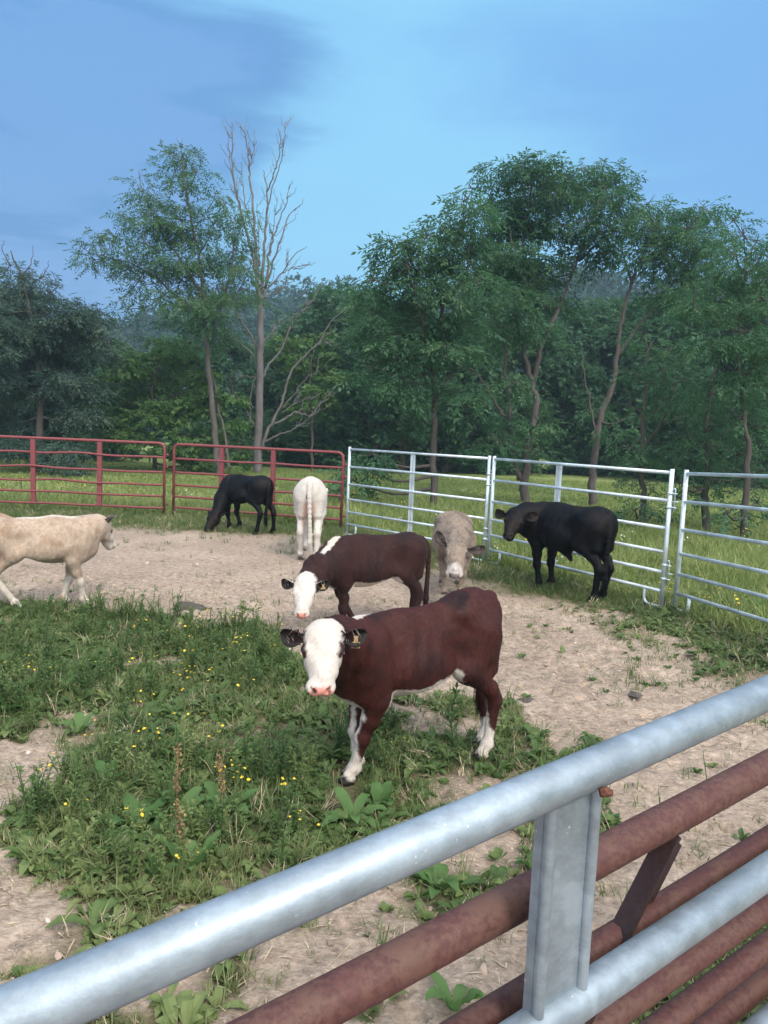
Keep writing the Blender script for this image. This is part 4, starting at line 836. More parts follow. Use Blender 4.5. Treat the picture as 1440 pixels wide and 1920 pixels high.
    hero_tree('walnut_tree', 'walnut tree with a dark straight trunk, left of the tallest walnut', 18,
        [([(815, 962), (812, 850), (815, 760), (812, 680), (830, 570), (850, 480), (882, 380)], .17, .03), ([(812, 700), (790, 600), (765, 500)], .09, .03), ([(830, 570), (870, 520), (880, 460)], .07, .03), ([(812, 760), (850, 690), (880, 640)], .07, .02)],
        [(885, 352, 14), (870, 375, 18), (900, 385, 17), (882, 402, 18), (842, 405, 18), (732, 452, 18), (758, 460, 22), (800, 440, 26), (830, 425, 25), (850, 450, 30), (810, 480, 33), (770, 500, 32), (738, 500, 24), (872, 440, 27), (860, 500, 36), (895, 530, 34), (820, 540, 38), (760, 550, 38), (700, 525, 22), (715, 565, 34), (700, 610, 36), (780, 600, 38), (850, 590, 36), (730, 650, 36), (790, 660, 34), (880, 600, 30), (840, 650, 30), (700, 690, 30), (760, 710, 30), (860, 730, 26), (680, 880, 26), (660, 900, 20), (700, 850, 22)],
        'leaf_dark', 'bark_dark', dens=68, seed=13)
    hero_tree('walnut_tree', 'walnut tree with pale curving trunk and bare side limb, right of the tallest walnut', 21.5,
        [([(1110, 950), (1112, 880), (1125, 790), (1150, 720), (1158, 660), (1166, 600), (1180, 540), (1198, 495), (1232, 430)], .22, .04), ([(1185, 530), (1172, 490), (1165, 460)], .07, .03), ([(1158, 668), (1200, 605), (1245, 560), (1275, 500)], .10, .03), ([(1116, 830), (1114, 800), (1102, 740), (1096, 700), (1091, 650)], .07, .02), ([(1158, 700), (1175, 690), (1183, 697)], .03, .01), ([(1198, 495), (1260, 450), (1320, 400)], .07, .02)],
        [(1192, 392, 18), (1215, 382, 20), (1250, 392, 24), (1200, 430, 29), (1240, 430, 32), (1280, 402, 24), (1320, 388, 20), (1340, 398, 16), (1300, 430, 30), (1340, 430, 22), (1260, 470, 31), (1212, 468, 24), (1310, 478, 26), (1180, 478, 12), (1350, 458, 16), (1250, 505, 22), (1292, 512, 24), (1330, 500, 22), (1230, 560, 24), (1280, 560, 30), (1120, 770, 20, .6), (1160, 790, 22, .6)],
        'leaf_dark', 'bark', dens=68, seed=14)
    hero_tree('walnut_tree', 'leafy tree at the right edge of the picture with its crown against the sky', 14.2,
        [([(1395, 1030), (1398, 930), (1402, 830), (1390, 740), (1385, 640), (1392, 560), (1400, 480)], .13, .03), ([(1385, 640), (1350, 580), (1340, 530)], .06, .02), ([(1390, 600), (1430, 520), (1440, 480)], .06, .02)],
        [(1375, 412, 16), (1395, 442, 24), (1420, 450, 20), (1442, 470, 26), (1380, 480, 30), (1420, 500, 34), (1352, 512, 26), (1390, 540, 38), (1430, 560, 38), (1340, 560, 34), (1300, 570, 32), (1480, 500, 40), (1400, 620, 40), (1350, 640, 38), (1440, 650, 40), (1400, 700, 40), (1360, 960, 12), (1390, 950, 20), (1420, 940, 20), (1480, 620, 50), (1400, 990, 12)],
        'leaf_dark', 'bark_dark', dens=84, seed=15, ssc=.72)
    hero_tree('locust_tree', 'ivy-clad tree standing in the mown field directly beyond the last panel joint', 16,
        [([(1205, 1000), (1206, 930), (1203, 860), (1206, 780), (1210, 700), (1222, 640)], .13, .03), ([(1204, 850), (1240, 790), (1265, 730)], .06, .02)],
        [(1205, 905, 22), (1190, 955, 18), (1215, 930, 20), (1222, 965, 14), (1185, 985, 12), (1212, 990, 14), (1200, 870, 26), (1225, 840, 30), (1180, 840, 26), (1240, 690, 34), (1210, 640, 32), (1270, 650, 34), (1290, 710, 36), (1190, 700, 30), (1250, 750, 36), (1300, 760, 34), (1180, 760, 28, .6)],
        'leaf_dark', 'bark_dark', dens=52, seed=16, ssc=.72)
    hero_tree('locust_tree', 'tree with a stout bare lower trunk in the field right of the last panel joint', 15.4,
        [([(1322, 1006), (1324, 940), (1328, 870), (1325, 800), (1335, 730), (1340, 690)], .16, .04), ([(1328, 850), (1370, 800), (1400, 770)], .06, .02)],
        [(1300, 910, 26), (1340, 905, 24), (1280, 880, 26), (1320, 860, 32), (1360, 880, 30), (1390, 850, 34), (1430, 880, 36), (1290, 820, 30), (1340, 800, 34), (1380, 780, 36), (1420, 800, 34), (1440, 740, 36), (1330, 740, 30), (1370, 720, 34), (1260, 925, 12), (1275, 905, 14)],
        'leaf_dark', 'bark_dark', dens=52, seed=17, ssc=.72)
    hero_tree('oak_tree', 'dark blue-green tree at the left edge with thin twiggy tips against the sky', 25,
        [([(70, 880), (75, 780), (70, 680), (60, 600), (40, 520), (20, 470)], .25, .03), ([(72, 700), (120, 620), (150, 575)], .1, .02), ([(62, 620), (90, 560), (110, 530)], .06, .015), ([(40, 520), (60, 490), (62, 460)], .04, .012), ([(20, 500), (5, 470), (8, 450)], .04, .012), ([(50, 540), (85, 510), (92, 488)], .03, .012)],
        [(10, 505, 18, .5), (45, 512, 22, .5), (75, 520, 22, .6), (20, 545, 36, .8), (65, 555, 34), (110, 575, 34), (30, 590, 44), (80, 610, 44), (130, 600, 32), (160, 575, 20), (185, 590, 18), (150, 630, 40), (100, 660, 48), (40, 660, 50), (-10, 620, 50), (-20, 700, 50), (190, 650, 28), (60, 720, 52), (130, 710, 46), (0, 770, 50), (80, 790, 50), (150, 780, 40), (30, 840, 40), (120, 850, 40), (180, 730, 26), (-50, 560, 40), (205, 640, 16, .6), (225, 620, 12, .5)],
        'leaf_blue', 'bark_dark', dens=92, seed=18, ssc=.95)
    hero_tree('maple_tree', 'bushy yellow-green tree in front of the ash trunk, behind the red gates', 29,
        [([(290, 885), (290, 800), (285, 730), (300, 670)], .16, .04), ([(288, 790), (230, 750), (190, 730)], .07, .02), ([(288, 760), (350, 730), (400, 720)], .07, .02)],
        [(250, 670, 34), (300, 650, 32), (340, 660, 34), (210, 705, 30), (270, 715, 40), (330, 715, 40), (380, 700, 32), (180, 745, 24), (230, 760, 38), (300, 770, 42), (360, 765, 36), (415, 745, 30), (200, 800, 34), (260, 820, 36), (330, 825, 36), (390, 810, 34), (430, 800, 26), (165, 775, 16), (440, 850, 24), (370, 860, 24)],
        'leaf_bright', 'bark_dark', dens=50, seed=19, sprig=TUFT, ssc=.9)
    hero_tree('maple_tree', 'round yellow-green tree directly behind the bare dead tree', 33,
        [([(585, 880), (585, 800), (580, 730), (585, 670)], .13, .03)],
        [(560, 640, 26), (595, 632, 24), (610, 665, 26), (540, 675, 26), (580, 685, 32), (625, 700, 24), (550, 720, 28), (595, 735, 30), (560, 765, 26), (612, 760, 22), (535, 640, 18)],
        'leaf_bright', 'bark_dark', dens=34, seed=20, sprig=TUFT, ssc=.9)
    # the background wood: every tree one could point to is its own thing, sharing three crowns
    protos = [generic_mesh(31, 'leaf_dark'), generic_mesh(32, 'leaf_mid', width=3.2, low=.08), generic_mesh(33, 'leaf_dark', width=4.0, low=.2)]
    bushes = [generic_mesh(41, 'leaf_dark', height=4.0, width=2.3, low=.02, n_cl=34, per=130, sc=.75), generic_mesh(42, 'leaf_mid', height=4.0, width=2.1, low=.02, n_cl=34, per=130, sc=.75)]
    used = set(); rg = np.random.RandomState(77)
    def place(proto, px, top, d, label, name, cat, group, wsc=1.0):
        a, b = proto; h0 = 10.9 if name == 'background_tree' else 4.6; P = W(px, top, d); gz = float(ground_z(P[0], P[1])); s = (P[2]-gz)/h0
        r = empty(name, (P[0], P[1], gz), label, cat, group, rz=rg.uniform(0, 6.28)); r.scale = (s*wsc, s*wsc, s)
        for o in (a, b):
            if id(o) in used: c = o.copy(); COL.objects.link(c)
            else: c = o; used.add(id(o))
            c.parent = r
    GB = 'trees of the wood behind the field'
    bg = [(-60, 575, 32, 'dark wood tree beyond the left edge, behind the dark blue-green tree'), (215, 632, 40, 'wood tree filling the gap between the dark left tree and the ash'), (330, 618, 42, 'wood tree behind the middle of the ash crown'), (440, 622, 42, 'wood tree showing between the ash trunk and the bare dead trunk'),
          (520, 640, 44, 'wood tree just right of the bare dead trunk, below the blue hill'), (640, 522, 42, 'wood tree whose crown tip stands alone against the sky right of the dead tree'), (588, 575, 46, 'wood tree below the blue hill, left of the lone crown tip'), (700, 535, 38, 'wood tree at the left foot of the right-hand tree group'), (765, 560, 34, 'wood tree behind the left walnut, above the first silver panel'),
          (850, 560, 36, 'wood tree behind the gap between the left walnut and the tallest walnut'), (930, 575, 38, 'wood tree behind the forked trunk of the tallest walnut'), (1020, 585, 40, 'wood tree right behind the leaning fork of the tallest walnut'), (1085, 548, 42, 'wood tree in the notch of sky between the tallest and the pale-trunked walnut'),
          (1160, 552, 44, 'wood tree behind the pale curving trunk'), (1230, 545, 40, 'wood tree behind the ivy-clad tree, below the right crown line'), (1300, 530, 38, 'wood tree behind the stout bare lower trunk'), (1370, 545, 36, 'wood tree behind the leafy tree of the right edge, towards the middle'), (1445, 520, 34, 'last wood tree on the right, cut by the edge of the picture'), (140, 640, 36, 'dark wood tree low behind the red gate with bent rails'), (1540, 500, 34, 'wood tree out past the right edge')]
    for i, (px, top, d, lab) in enumerate(bg): place(protos[i % 3], px, top, d, lab, 'background_tree', 'tree', GB, wsc=rg.uniform(.95, 1.25))
    bs = [(30, 770, 33, 'low shrub under the dark tree at the left edge'), (110, 790, 34, 'low shrub above the left strap of the bent gate'), (210, 790, 34, 'low shrub above the right end of the bent gate'), (470, 770, 36, 'low shrub left of the foot of the dead tree'), (540, 780, 37, 'low shrub right of the foot of the dead tree'), (620, 760, 37, 'low shrub above the end of the second red gate'), (690, 740, 36, 'low shrub above the left end of the first silver panel'),
          (770, 730, 40, 'low shrub left of the dark straight trunk'), (850, 720, 41, 'low shrub right of the dark straight trunk'), (920, 740, 38, 'low shrub left of the tallest walnut trunk'), (1050, 740, 42, 'low shrub between the two pale trunks'), (1150, 750, 44, 'low shrub right of the pale curving trunk'), (1240, 760, 44, 'low shrub behind the ivy-clad trunk'), (1340, 770, 42, 'low shrub behind the stout bare trunk'), (1430, 760, 40, 'low shrub at the right edge of the field'), (-50, 780, 32, 'low shrub beyond the left edge'), (380, 790, 36, 'low shrub beside the ash trunk')]
    for i, (px, top, d, lab) in enumerate(bs): place(bushes[i % 2], px, top, d, lab, 'background_shrub', 'shrub', 'shrubs along the edge of the wood', wsc=rg.uniform(1.0, 1.5))
    # wooded hill
    def hill_z(x, y):
        u = sstep(70, 165, y); return u*(27+7*np.exp(-((x-30)/30)**2)-6*np.exp(-((x-5)/12)**2)-11*sstep(-24, -62, x)+3*(fbm(x, y, .03, 3)-.5)+12*sstep(30, 120, x))-1
    xs = np.linspace(-220, 220, 90); ys = np.linspace(62, 300, 50); X, Y = np.meshgrid(xs, ys, indexing='ij'); Z = hill_z(X, Y); i, j = np.meshgrid(np.arange(89), np.arange(49), indexing='ij')
    hm = MB(); hm.add(np.stack([X, Y, Z], -1).reshape(-1, 3), np.stack([i*50+j, (i+1)*50+j, (i+1)*50+j+1, i*50+j+1], -1).reshape(-1, 4)); tag(hm.build('hill', m_plain('hill_ground', (.03, .06, .03), .9, 0, .2, .3)), kind='structure')
    fm = MB(); rg = np.random.RandomState(3)
    for _ in range(1500):
        y = rg.uniform(75, 185); x = rg.uniform(-.75, .75)*y; r = rg.uniform(2.2, 4.2); c = np.array([x, y, float(hill_z(x, y))+r*.9]); P, D = clump_points(rg, c, r, 55); Dx, Dy, Dz = frames(D, rg)
        stamp(fm, *TUFT[rg.randint(6)], P, Dx, Dy, Dz, rg.uniform(2.2, 3.6, len(P)), tint=np.clip(rg.normal(.5, .2, len(P))+rg.normal(0, .15), 0, 1))
    MAT['leaf_hill'] = m_leaf('leaf_hill', (.016, .050, .042), (.028, .075, .058), (.045, .105, .072), .2)
    tag(fm.build('hill_forest', MAT['leaf_hill'], smooth=False), 'blue-green forest covering the hill behind the wood', 'forest', kind='stuff')

# ------------------------------------------------------------------ grass, weeds and litter
def tuft_tpl(rg, n, h, w, lean, seg=3):
    V = []; F4 = []; F3 = []
    for _ in range(n):
        a = rg.uniform(0, 6.28); d = np.array([math.cos(a), math.sin(a), 0]); s = np.array([-d[1], d[0], 0]); hh = h*rg.uniform(.55, 1.1); ln = lean*rg.uniform(.3, 1.3); b = len(V); o = np.array([rg.normal(0, .02), rg.normal(0, .02), 0])
        for i in range(seg):
            t = i/seg; c = o+d*ln*hh*t**1.8+np.array([0, 0, hh*(t-.25*ln*t*t)]); ww = w*(1-t*.65)*.5; V += [c-s*ww, c+s*ww]
        V.append(o+d*ln*hh*1.05+np.array([0, 0, hh*(1-.32*ln)]))
        for i in range(seg-1): k = b+2*i; F4.append([k, k+1, k+3, k+2])
        k = b+2*(seg-1); F3.append([k, k+1, b+2*seg])
    return np.array(V), [np.array(F4), np.array(F3)]
def leaf_strip(V, F, o, d, up, L, Wd, rg, fold=.25, droop=.6, nseg=4, wav=0.0):
    d = unit(d); s = unit(np.cross(d, up)); b = len(V); rows = []
    for i in range(nseg+1):
        t = i/nseg; c = o+d*L*t*(1-.15*t)+np.array([0, 0, 1.0])*L*(.35*t-droop*t*t); w_ = Wd*.5*math.sin(math.pi*(t*.86+.10))**.8; wz = wav*math.sin(t*17+rg.uniform(0, 6))
        u2 = np.cross(s, d); V += [c-s*w_+u2*w_*fold+u2*wz, c, c+s*w_+u2*w_*fold-u2*wz]
    for i in range(nseg): k = b+3*i; F.append([k, k+1, k+4, k+3]); F.append([k+1, k+2, k+5, k+4])
def rosette_tpl(rg, n, L, Wd, lift=.5, droop=.6, nseg=3):
    V = []; F = []
    for i in range(n):
        a = rg.uniform(0, 6.28); d = [math.cos(a), math.sin(a), lift*rg.uniform(.3, 1.5)]; leaf_strip(V, F, np.array([math.cos(a)*.01, math.sin(a)*.01, .01]), d, [0, 0, 1], L*rg.uniform(.5, 1.1), Wd*rg.uniform(.7, 1.1), rg, droop=droop, nseg=nseg)
    return np.array(V), np.array(F)
def stem_tpl(rg, h, n, L, Wd, stems=3):
    V = []; F = []
    for _ in range(stems):
        a = rg.uniform(0, 6.28); ln = rg.uniform(.05, .35)*h; top = np.array([math.cos(a)*ln, math.sin(a)*ln, h*rg.uniform(.7, 1.1)])
        v, f = tube([(0, 0, 0), top*.5*[.7, .7, 1.05], top], [.0035, .0028, .0015], 3, caps=False); b = len(V); V += list(v); F += list(np.array(f[0])+b)
        for i in range(n):
            t = .15+.85*i/n; p = top*t*[t**.6, t**.6, 1]; a2 = rg.uniform(0, 6.28); leaf_strip(V, F, p, [math.cos(a2), math.sin(a2), rg.uniform(.1, .7)], [0, 0, 1], L*rg.uniform(.6, 1.2)*(1.15-.6*t), Wd, rg, droop=.4, nseg=2)
    return np.array(V), np.array(F)
def flower_tpl(rg, h, n):
    V = []; F = []; P = []
    for _ in range(n):
        a = rg.uniform(0, 6.28); ln = rg.uniform(.1, .5)*h; top = np.array([math.cos(a)*ln, math.sin(a)*ln, h*rg.uniform(.6, 1.1)]); v, f = tube([(0, 0, 0), top*.5*[.5, .5, 1.05], top], [.0022, .0018, .0012], 3, caps=False); b = len(V); V += list(v); F += list(np.array(f[0])+b); P.append(top)
        for _ in range(3): t = rg.uniform(.2, .7); a2 = rg.uniform(0, 6.28); leaf_strip(V, F, top*t*[.6, .6, 1], [math.cos(a2), math.sin(a2), .4], [0, 0, 1], .05, .008, rg, nseg=2)
    fv = []; ff = []
    for p in P:
        nrm = unit([rg.normal(0, .35), rg.normal(0, .35), 1]); x = unit(np.cross(nrm, [0, 1, .1])); y = np.cross(nrm, x); r = .0115*rg.uniform(.7, 1.1)
        for k in range(5):
            a = k*1.2566; d = x*math.cos(a)+y*math.sin(a); s = np.cross(nrm, d); b = len(fv); fv += [p, p+d*r*.6-s*r*.42+nrm*r*.15, p+d*r*1.05+nrm*r*.4, p+d*r*.6+s*r*.42+nrm*r*.15]; ff.append([b, b+1, b+2, b+3])
    return (np.array(V), np.array(F)), (np.array(fv), np.array(ff))
def scatter(rg, x0, x1, y0, y1, n, fn):
    x = rg.uniform(x0, x1, n); y = rg.uniform(y0, y1, n); m = rg.rand(n) < fn(x, y); x = x[m]; y = y[m]; return np.stack([x, y, ground_z(x, y)-.004], 1)
def upright(rg, n, tilt=.12):
    a = rg.uniform(0, 6.28, n); z = np.stack([rg.normal(0, tilt, n), rg.normal(0, tilt, n), np.ones(n)], 1); z /= np.linalg.norm(z, axis=1)[:, None]; x = np.stack([np.cos(a), np.sin(a), np.zeros(n)], 1); x -= z*(x*z).sum(1)[:, None]; x /= np.linalg.norm(x, axis=1)[:, None]; return x, np.cross(z, x), z
def spread(mb, rg, tpls, P, s0, s1, tint=(.5, .2), tilt=.12, zsc=None):
    k = rg.randint(0, len(tpls), len(P))
    for i, t in enumerate(tpls):
        Q = P[k == i]
        if not len(Q): continue
        X, Y, Z = upright(rg, len(Q), tilt); tn = np.clip(rg.normal(*tint, len(Q))+(fbm(Q[:, 0], Q[:, 1], 1.5, 8)-.5)*.9, 0, 1); sc = rg.uniform(s0, s1, len(Q))
        if zsc is not None: sc = sc*zsc(Q[:, 0], Q[:, 1])
        stamp(mb, t[0], t[1], Q, X, Y, Z, sc, tint=tn)
def in_view(P, m=90):
    v = P-CP; d = v@CF; px = 720+FPX*(v@CR)/np.maximum(d, .1); py = 960-FPX*(v@CU)/np.maximum(d, .1); u = np.abs(P[:, 0]/np.maximum(P[:, 1], .1)+.036)*P[:, 1]; trod = (u < .11) & (P[:, 1] > 3.25) & (P[:, 1] < 3.9) & (hsh((P[:, 0]*997).astype(np.int64), (P[:, 1]*991).astype(np.int64), 5) < .88)   # trampled round the front hoof
    return P[~trod & (d > .5) & (px > -m-260) & (px < 1440+m+260) & (py < 1920+500)]
if DO_WEEDS:
    MAT['weed'] = m_leaf('weed_green', (.062, .122, .044), (.118, .190, .064), (.26, .31, .12), .40)
    MAT['grass'] = m_leaf('grass_green', (.070, .118, .040), (.125, .180, .062), (.30, .30, .15), .35)
    MAT['meadow'] = m_leaf('meadow_green', (.13, .185, .060), (.21, .275, .090), (.38, .41, .17), .4)
    MAT['dock'] = m_leaf('dock_leaf', (.070, .150, .050), (.100, .200, .065), (.15, .26, .09), .45)
    MAT['yellow'] = m_plain('yellow_petal', (.72, .50, .03), .5); MAT['white_petal'] = m_plain('white_petal', (.8, .8, .72), .6); MAT['straw'] = m_plain('straw', (.40, .33, .23), .8, 0, 40, .4); MAT['seed_dark'] = m_plain('dung', (.07, .058, .05), .9, 0, 50, .5); MAT['seed'] = m_plain('seed_brown', (.22, .15, .07), .8, 0, 60, .4)
    rg = np.random.RandomState(101)
    T_g = [tuft_tpl(rg, 8, .17, .0065, .8) for _ in range(5)]; T_s = [tuft_tpl(rg, 7, .07, .005, 1.0, 2) for _ in range(4)]; T_r = [rosette_tpl(rg, 8, .10, .035) for _ in range(4)]+[rosette_tpl(rg, 7, .16, .045, .8) for _ in range(3)]
    T_st = [stem_tpl(rg, .32, 16, .06, .014) for _ in range(3)]+[stem_tpl(rg, .24, 12, .05, .020, 4) for _ in range(3)]; T_f = [flower_tpl(rg, .26, 5) for _ in range(4)]
    T_c = [rosette_tpl(rg, 12, .045, .026, .9, .3, 2) for _ in range(4)]
    near = lambda k, p=1.0: (lambda x, y: k*dens(x, y)**p)
    strong = lambda x, y: dens(x, y) > .55
    wm = MB(); gm = MB()
    A = (-5.2, 4.0, 1.9, 8.0)
    spread(gm, rg, T_g, in_view(scatter(rg, *A, 21000, lambda x, y: .8*dens(x, y)**1.9*np.where(fence_side(x, y) < 1.1, .45, 1))), .4, 1.0); spread(gm, rg, T_s, in_view(scatter(rg, *A, 34000, near(.8, .8))), .5, 1.3, tint=(.55, .25))
    spread(wm, rg, T_r, in_view(scatter(rg, *A, 21000, near(.80, 2.0))), .4, 1.1); spread(wm, rg, T_c, in_view(scatter(rg, *A, 30000, near(.75, 1.4))), .45, 1.15); spread(wm, rg, T_st, in_view(scatter(rg, *A, 7000, lambda x, y: .6*strong(x, y)*inpoly(P_WEED, x, y)*sstep(.30, .58, fbm(x, y, .9, 61)))), .5, 1.1)
    tag(wm.build('weeds', MAT['weed'], smooth=False), 'low broadleaf weeds growing in patches across the pen', 'weeds', kind='stuff')
    dm = MB(); spread(dm, rg, T_g, in_view(scatter(rg, *A, 2400, near(.5, 1.2))), .4, 1.0, tilt=.6); spread(dm, rg, T_s, in_view(scatter(rg, *A, 8000, lambda x, y: .5*sstep(.05, .3, dens(x, y)))), .6, 1.3, tilt=.9); spread(dm, rg, T_s, in_view(scatter(rg, -14, 9, 6, 20, 5000, lambda x, y: .6*(dens(x, y) > .3))), 1.0, 2.4, tilt=.5)
    tag(dm.build('dry_stalks', MAT['straw'], smooth=False), 'dry dead stalks and thatch among the green weeds', 'dry grass', kind='stuff')
    for k, (px, py, sz, lab) in enumerate([(990, 1312, .07, 'small dark dung pat on the bare soil between the nearest calf and the rails'), (350, 1140, .16, 'dark grey dung heap at the top edge of the weeds'), (755, 1395, .06, 'small dung pat under the belly of the nearest calf'), (1190, 1305, .05, 'small dung pat on the bare soil farther right')]):
        g = G(px, py); gz = float(ground_z(g[0], g[1])); r2 = np.random.RandomState(k); m = MB(); th_ = np.arange(18)/18*6.283; V = [[0, 0, sz*.36]]
        for q in (.4, .75, 1.0): V += [[math.cos(a)*sz*q*(1+.25*math.sin(3*a+k)+r2.normal(0, .06)), math.sin(a)*sz*q*(1+.2*math.cos(2*a+k)+r2.normal(0, .06)), sz*.36*(1-q**2.2)-.004+r2.normal(0, .004)] for a in th_]
        F3 = np.array([[0, 1+i, 1+(i+1) % 18] for i in range(18)]); F4 = np.array([[1+18*r_+i, 1+18*(r_+1)+i, 1+18*(r_+1)+(i+1) % 18, 1+18*r_+(i+1) % 18] for r_ in range(2) for i in range(18)])
        m.add(V, [F3, F4]); o = m.build('dung_pat', MAT['seed_dark']); o.location = (g[0], g[1], gz); tag(o, lab, 'dung', 'dung pats in the pen')
    # strip of grass along the far side and the meadow beyond
    B = (-16, 5.0, 7.6, 17.5)
    spread(gm, rg, T_g, in_view(scatter(rg, *B, 60000, lambda x, y: .85*dens(x, y)**1.6*(y > 7.6))), .4, 1.0); spread(gm, rg, T_s, in_view(scatter(rg, *B, 30000, lambda x, y: .8*dens(x, y)**1.1)), .8, 1.9, tint=(.55, .2))
    tag(gm.build('pen_grass', MAT['grass'], smooth=False), 'grass in tufts and along the far side of the pen', 'grass', kind='stuff')
    mm = MB(); far = lambda x, y: (fence_side(x, y) < -.05)
    T_m = [tuft_tpl(rg, 7, .26, .011, .7) for _ in range(5)]; T_mr = [rosette_tpl(rg, 7, .16, .05, 1.0) for _ in range(3)]; T_l = [tuft_tpl(rg, 6, .10, .016, .9, 2) for _ in range(4)]
    mz = lambda x, y: (.45+.9*fbm(x, y, .45, 90))
    spread(mm, rg, T_m, in_view(scatter(rg, -16, 12, 3.5, 21, 90000, lambda x, y: .9*far(x, y)*sstep(21, 13, y-.15*x))), .6, 1.5, tint=(.6, .22), zsc=mz); spread(mm, rg, T_mr, in_view(scatter(rg, -16, 12, 3.5, 20, 30000, lambda x, y: .8*far(x, y)*sstep(20, 12, y))), .6, 1.5, tint=(.35, .2))
    spread(mm, rg, T_l, in_view(scatter(rg, -24, 20, 13, 34, 60000, lambda x, y: .9*far(x, y))), .7, 1.6, tint=(.6, .2))
    tag(mm.build('meadow_grass', MAT['meadow'], smooth=False), 'tall mixed meadow grass beyond the pen fence', 'grass', kind='stuff')
    # buttercups
    fm_ = MB(); sm_ = MB()
    P = scatter(rg, *A, 1500, lambda x, y: .55*strong(x, y)*sstep(.30, .70, fbm(x, y, .8, 44))*inpoly(P_WEED, x, y)); P2 = scatter(rg, -14, 9, 4, 20, 750, lambda x, y: far(x, y)*sstep(.42, .6, fbm(x, y, .35, 45)))
    for Q, sc in ((P, (.5, .95)), (P2, (.9, 1.5))):
        k = rg.randint(0, 4, len(Q))
        for i in range(4):
            q = Q[k == i]; X, Y, Z = upright(rg, len(q)); s_ = rg.uniform(*sc, len(q)); stamp(sm_, T_f[i][0][0], T_f[i][0][1], q, X, Y, Z, s_, tint=rg.uniform(.4, .9, len(q))); stamp(fm_, T_f[i][1][0], T_f[i][1][1], q, X, Y, Z, s_)
    tag(sm_.build('buttercup_stems', MAT['grass'], smooth=False), 'thin stems of the buttercups among the weeds', 'flower stems', kind='stuff'); tag(fm_.build('buttercup_flowers', MAT['yellow'], smooth=False), 'small yellow buttercup flowers scattered over the weeds', 'flowers', kind='stuff')
    wf = MB(); P = scatter(rg, -14, 9, 5, 18, 280, lambda x, y: far(x, y)*sstep(.45, .6, fbm(x, y, .5, 46))); X, Y, Z = upright(rg, len(P), .4); T = T_f[1][1]; stamp(wf, T[0]*[1, 1, 1], T[1], P, X, Y, Z, rg.uniform(1.0, 1.6, len(P))); tag(wf.build('clover_flowers', MAT['white_petal'], smooth=False), 'pale clover flowers dotted through the meadow', 'flowers', kind='stuff')
    # straw, clods and pebbles
    st = MB(); n = 6500; x = rg.uniform(-5, 4, n); y = rg.uniform(1.9, 10, n); y = np.where(rg.rand(n) < .6, 1.9+(y-1.9)*.55, y); z = ground_z(x, y)+.004; a = rg.uniform(0, 6.28, n); L_ = rg.uniform(.012, .05, n)*np.where(rg.rand(n) < .06, 2.6, 1); wd = rg.uniform(.0008, .0022, n)
    d = np.stack([np.cos(a), np.sin(a), rg.normal(0, .12, n)], 1); s = np.stack([-np.sin(a), np.cos(a), np.zeros(n)], 1); c = np.stack([x, y, z], 1); mid = c+np.stack([np.zeros(n), np.zeros(n), rg.uniform(0, .006, n)], 1)
    V = np.stack([c-d*L_[:, None]-s*wd[:, None], c-d*L_[:, None]+s*wd[:, None], mid+s*wd[:, None]*1.5, c+d*L_[:, None], mid-s*wd[:, None]*1.5], 1).reshape(-1, 3)
    st.add(V, np.arange(5*n).reshape(-1, 5)); tag(st.build('straw_litter', MAT['straw'], smooth=False), 'bits of straw and dry stalks lying on the bare soil', 'straw', kind='stuff')
    cl = MB(); ico = np.array([[0, 0, 1], [.9, 0, .3], [.28, .85, .3], [-.72, .53, .3], [-.72, -.53, .3], [.28, -.85, .3], [.7, .5, -.5], [-.28, .85, -.5], [-.9, 0, -.5], [-.28, -.85, -.5], [.7, -.5, -.5]]); icf = np.array([[0, 1, 2], [0, 2, 3], [0, 3, 4], [0, 4, 5], [0, 5, 1], [1, 6, 2], [2, 7, 3], [3, 8, 4], [4, 9, 5], [5, 10, 1], [2, 6, 7], [3, 7, 8], [4, 8, 9], [5, 9, 10], [1, 10, 6]])
    m_cl, t_, b_ = mat_new('clod'); t_.links.new(ramp(t_, attr(t_, 'tint'), [(0, (.20, .145, .11)), (.7, (.40, .31, .25)), (1, (.62, .56, .50))]), b_.inputs['Base Color']); b_.inputs['Roughness'].default_value = .95
    P = scatter(rg, -5, 4.2, 1.9, 10, 9000, lambda x, y: .65*(dens(x, y) < .5)*(.3+.7*sstep(.4, .6, fbm(x, y, 1.6, 71)))); P[:, 2] += .003
    for v in range(3):
        q = P[v::3]; X, Y, Z = upright(rg, len(q), .5); stamp(cl, ico*(1+rg.normal(0, .2, ico.shape))*[1.2, .9, .55], icf, q, X, Y, Z, rg.gamma(2.0, .0034, len(q))+.002, tint=np.clip(rg.beta(2, 2.5, len(q)), 0, 1))
    tag(cl.build('soil_clods', m_cl, smooth=False), 'small clods and pebbles on the trampled soil', 'soil', kind='stuff')
    g = G(-30, 992); gz = float(ground_z(g[0], g[1])); m = MB(); u_, v_ = np.meshgrid(np.linspace(0, 1, 14), np.arange(28)/28*6.283, indexing='ij'); rr = .75*u_*(1+.18*np.sin(3*v_+1)+.1*np.sin(7*v_)); hh = .30*(1-u_**1.6)+.05*(fbm(u_*3+9, v_*2, 3, 4)-.5)*(1-u_)-.02*u_
    i, j = np.meshgrid(np.arange(13), np.arange(28), indexing='ij'); m.add(np.stack([rr*np.cos(v_), rr*np.sin(v_)*.7, hh], -1).reshape(-1, 3), np.stack([i*28+j, (i+1)*28+j, (i+1)*28+(j+1) % 28, i*28+(j+1) % 28], -1).reshape(-1, 4))
    o = m.build('dirt_mound', m_plain('mound_soil', (.26, .165, .11), .95, 0, 12, .35)); o.location = (g[0], g[1], gz); tag(o, 'reddish dirt mound behind the back of the cream calf at the left edge', 'dirt mound')
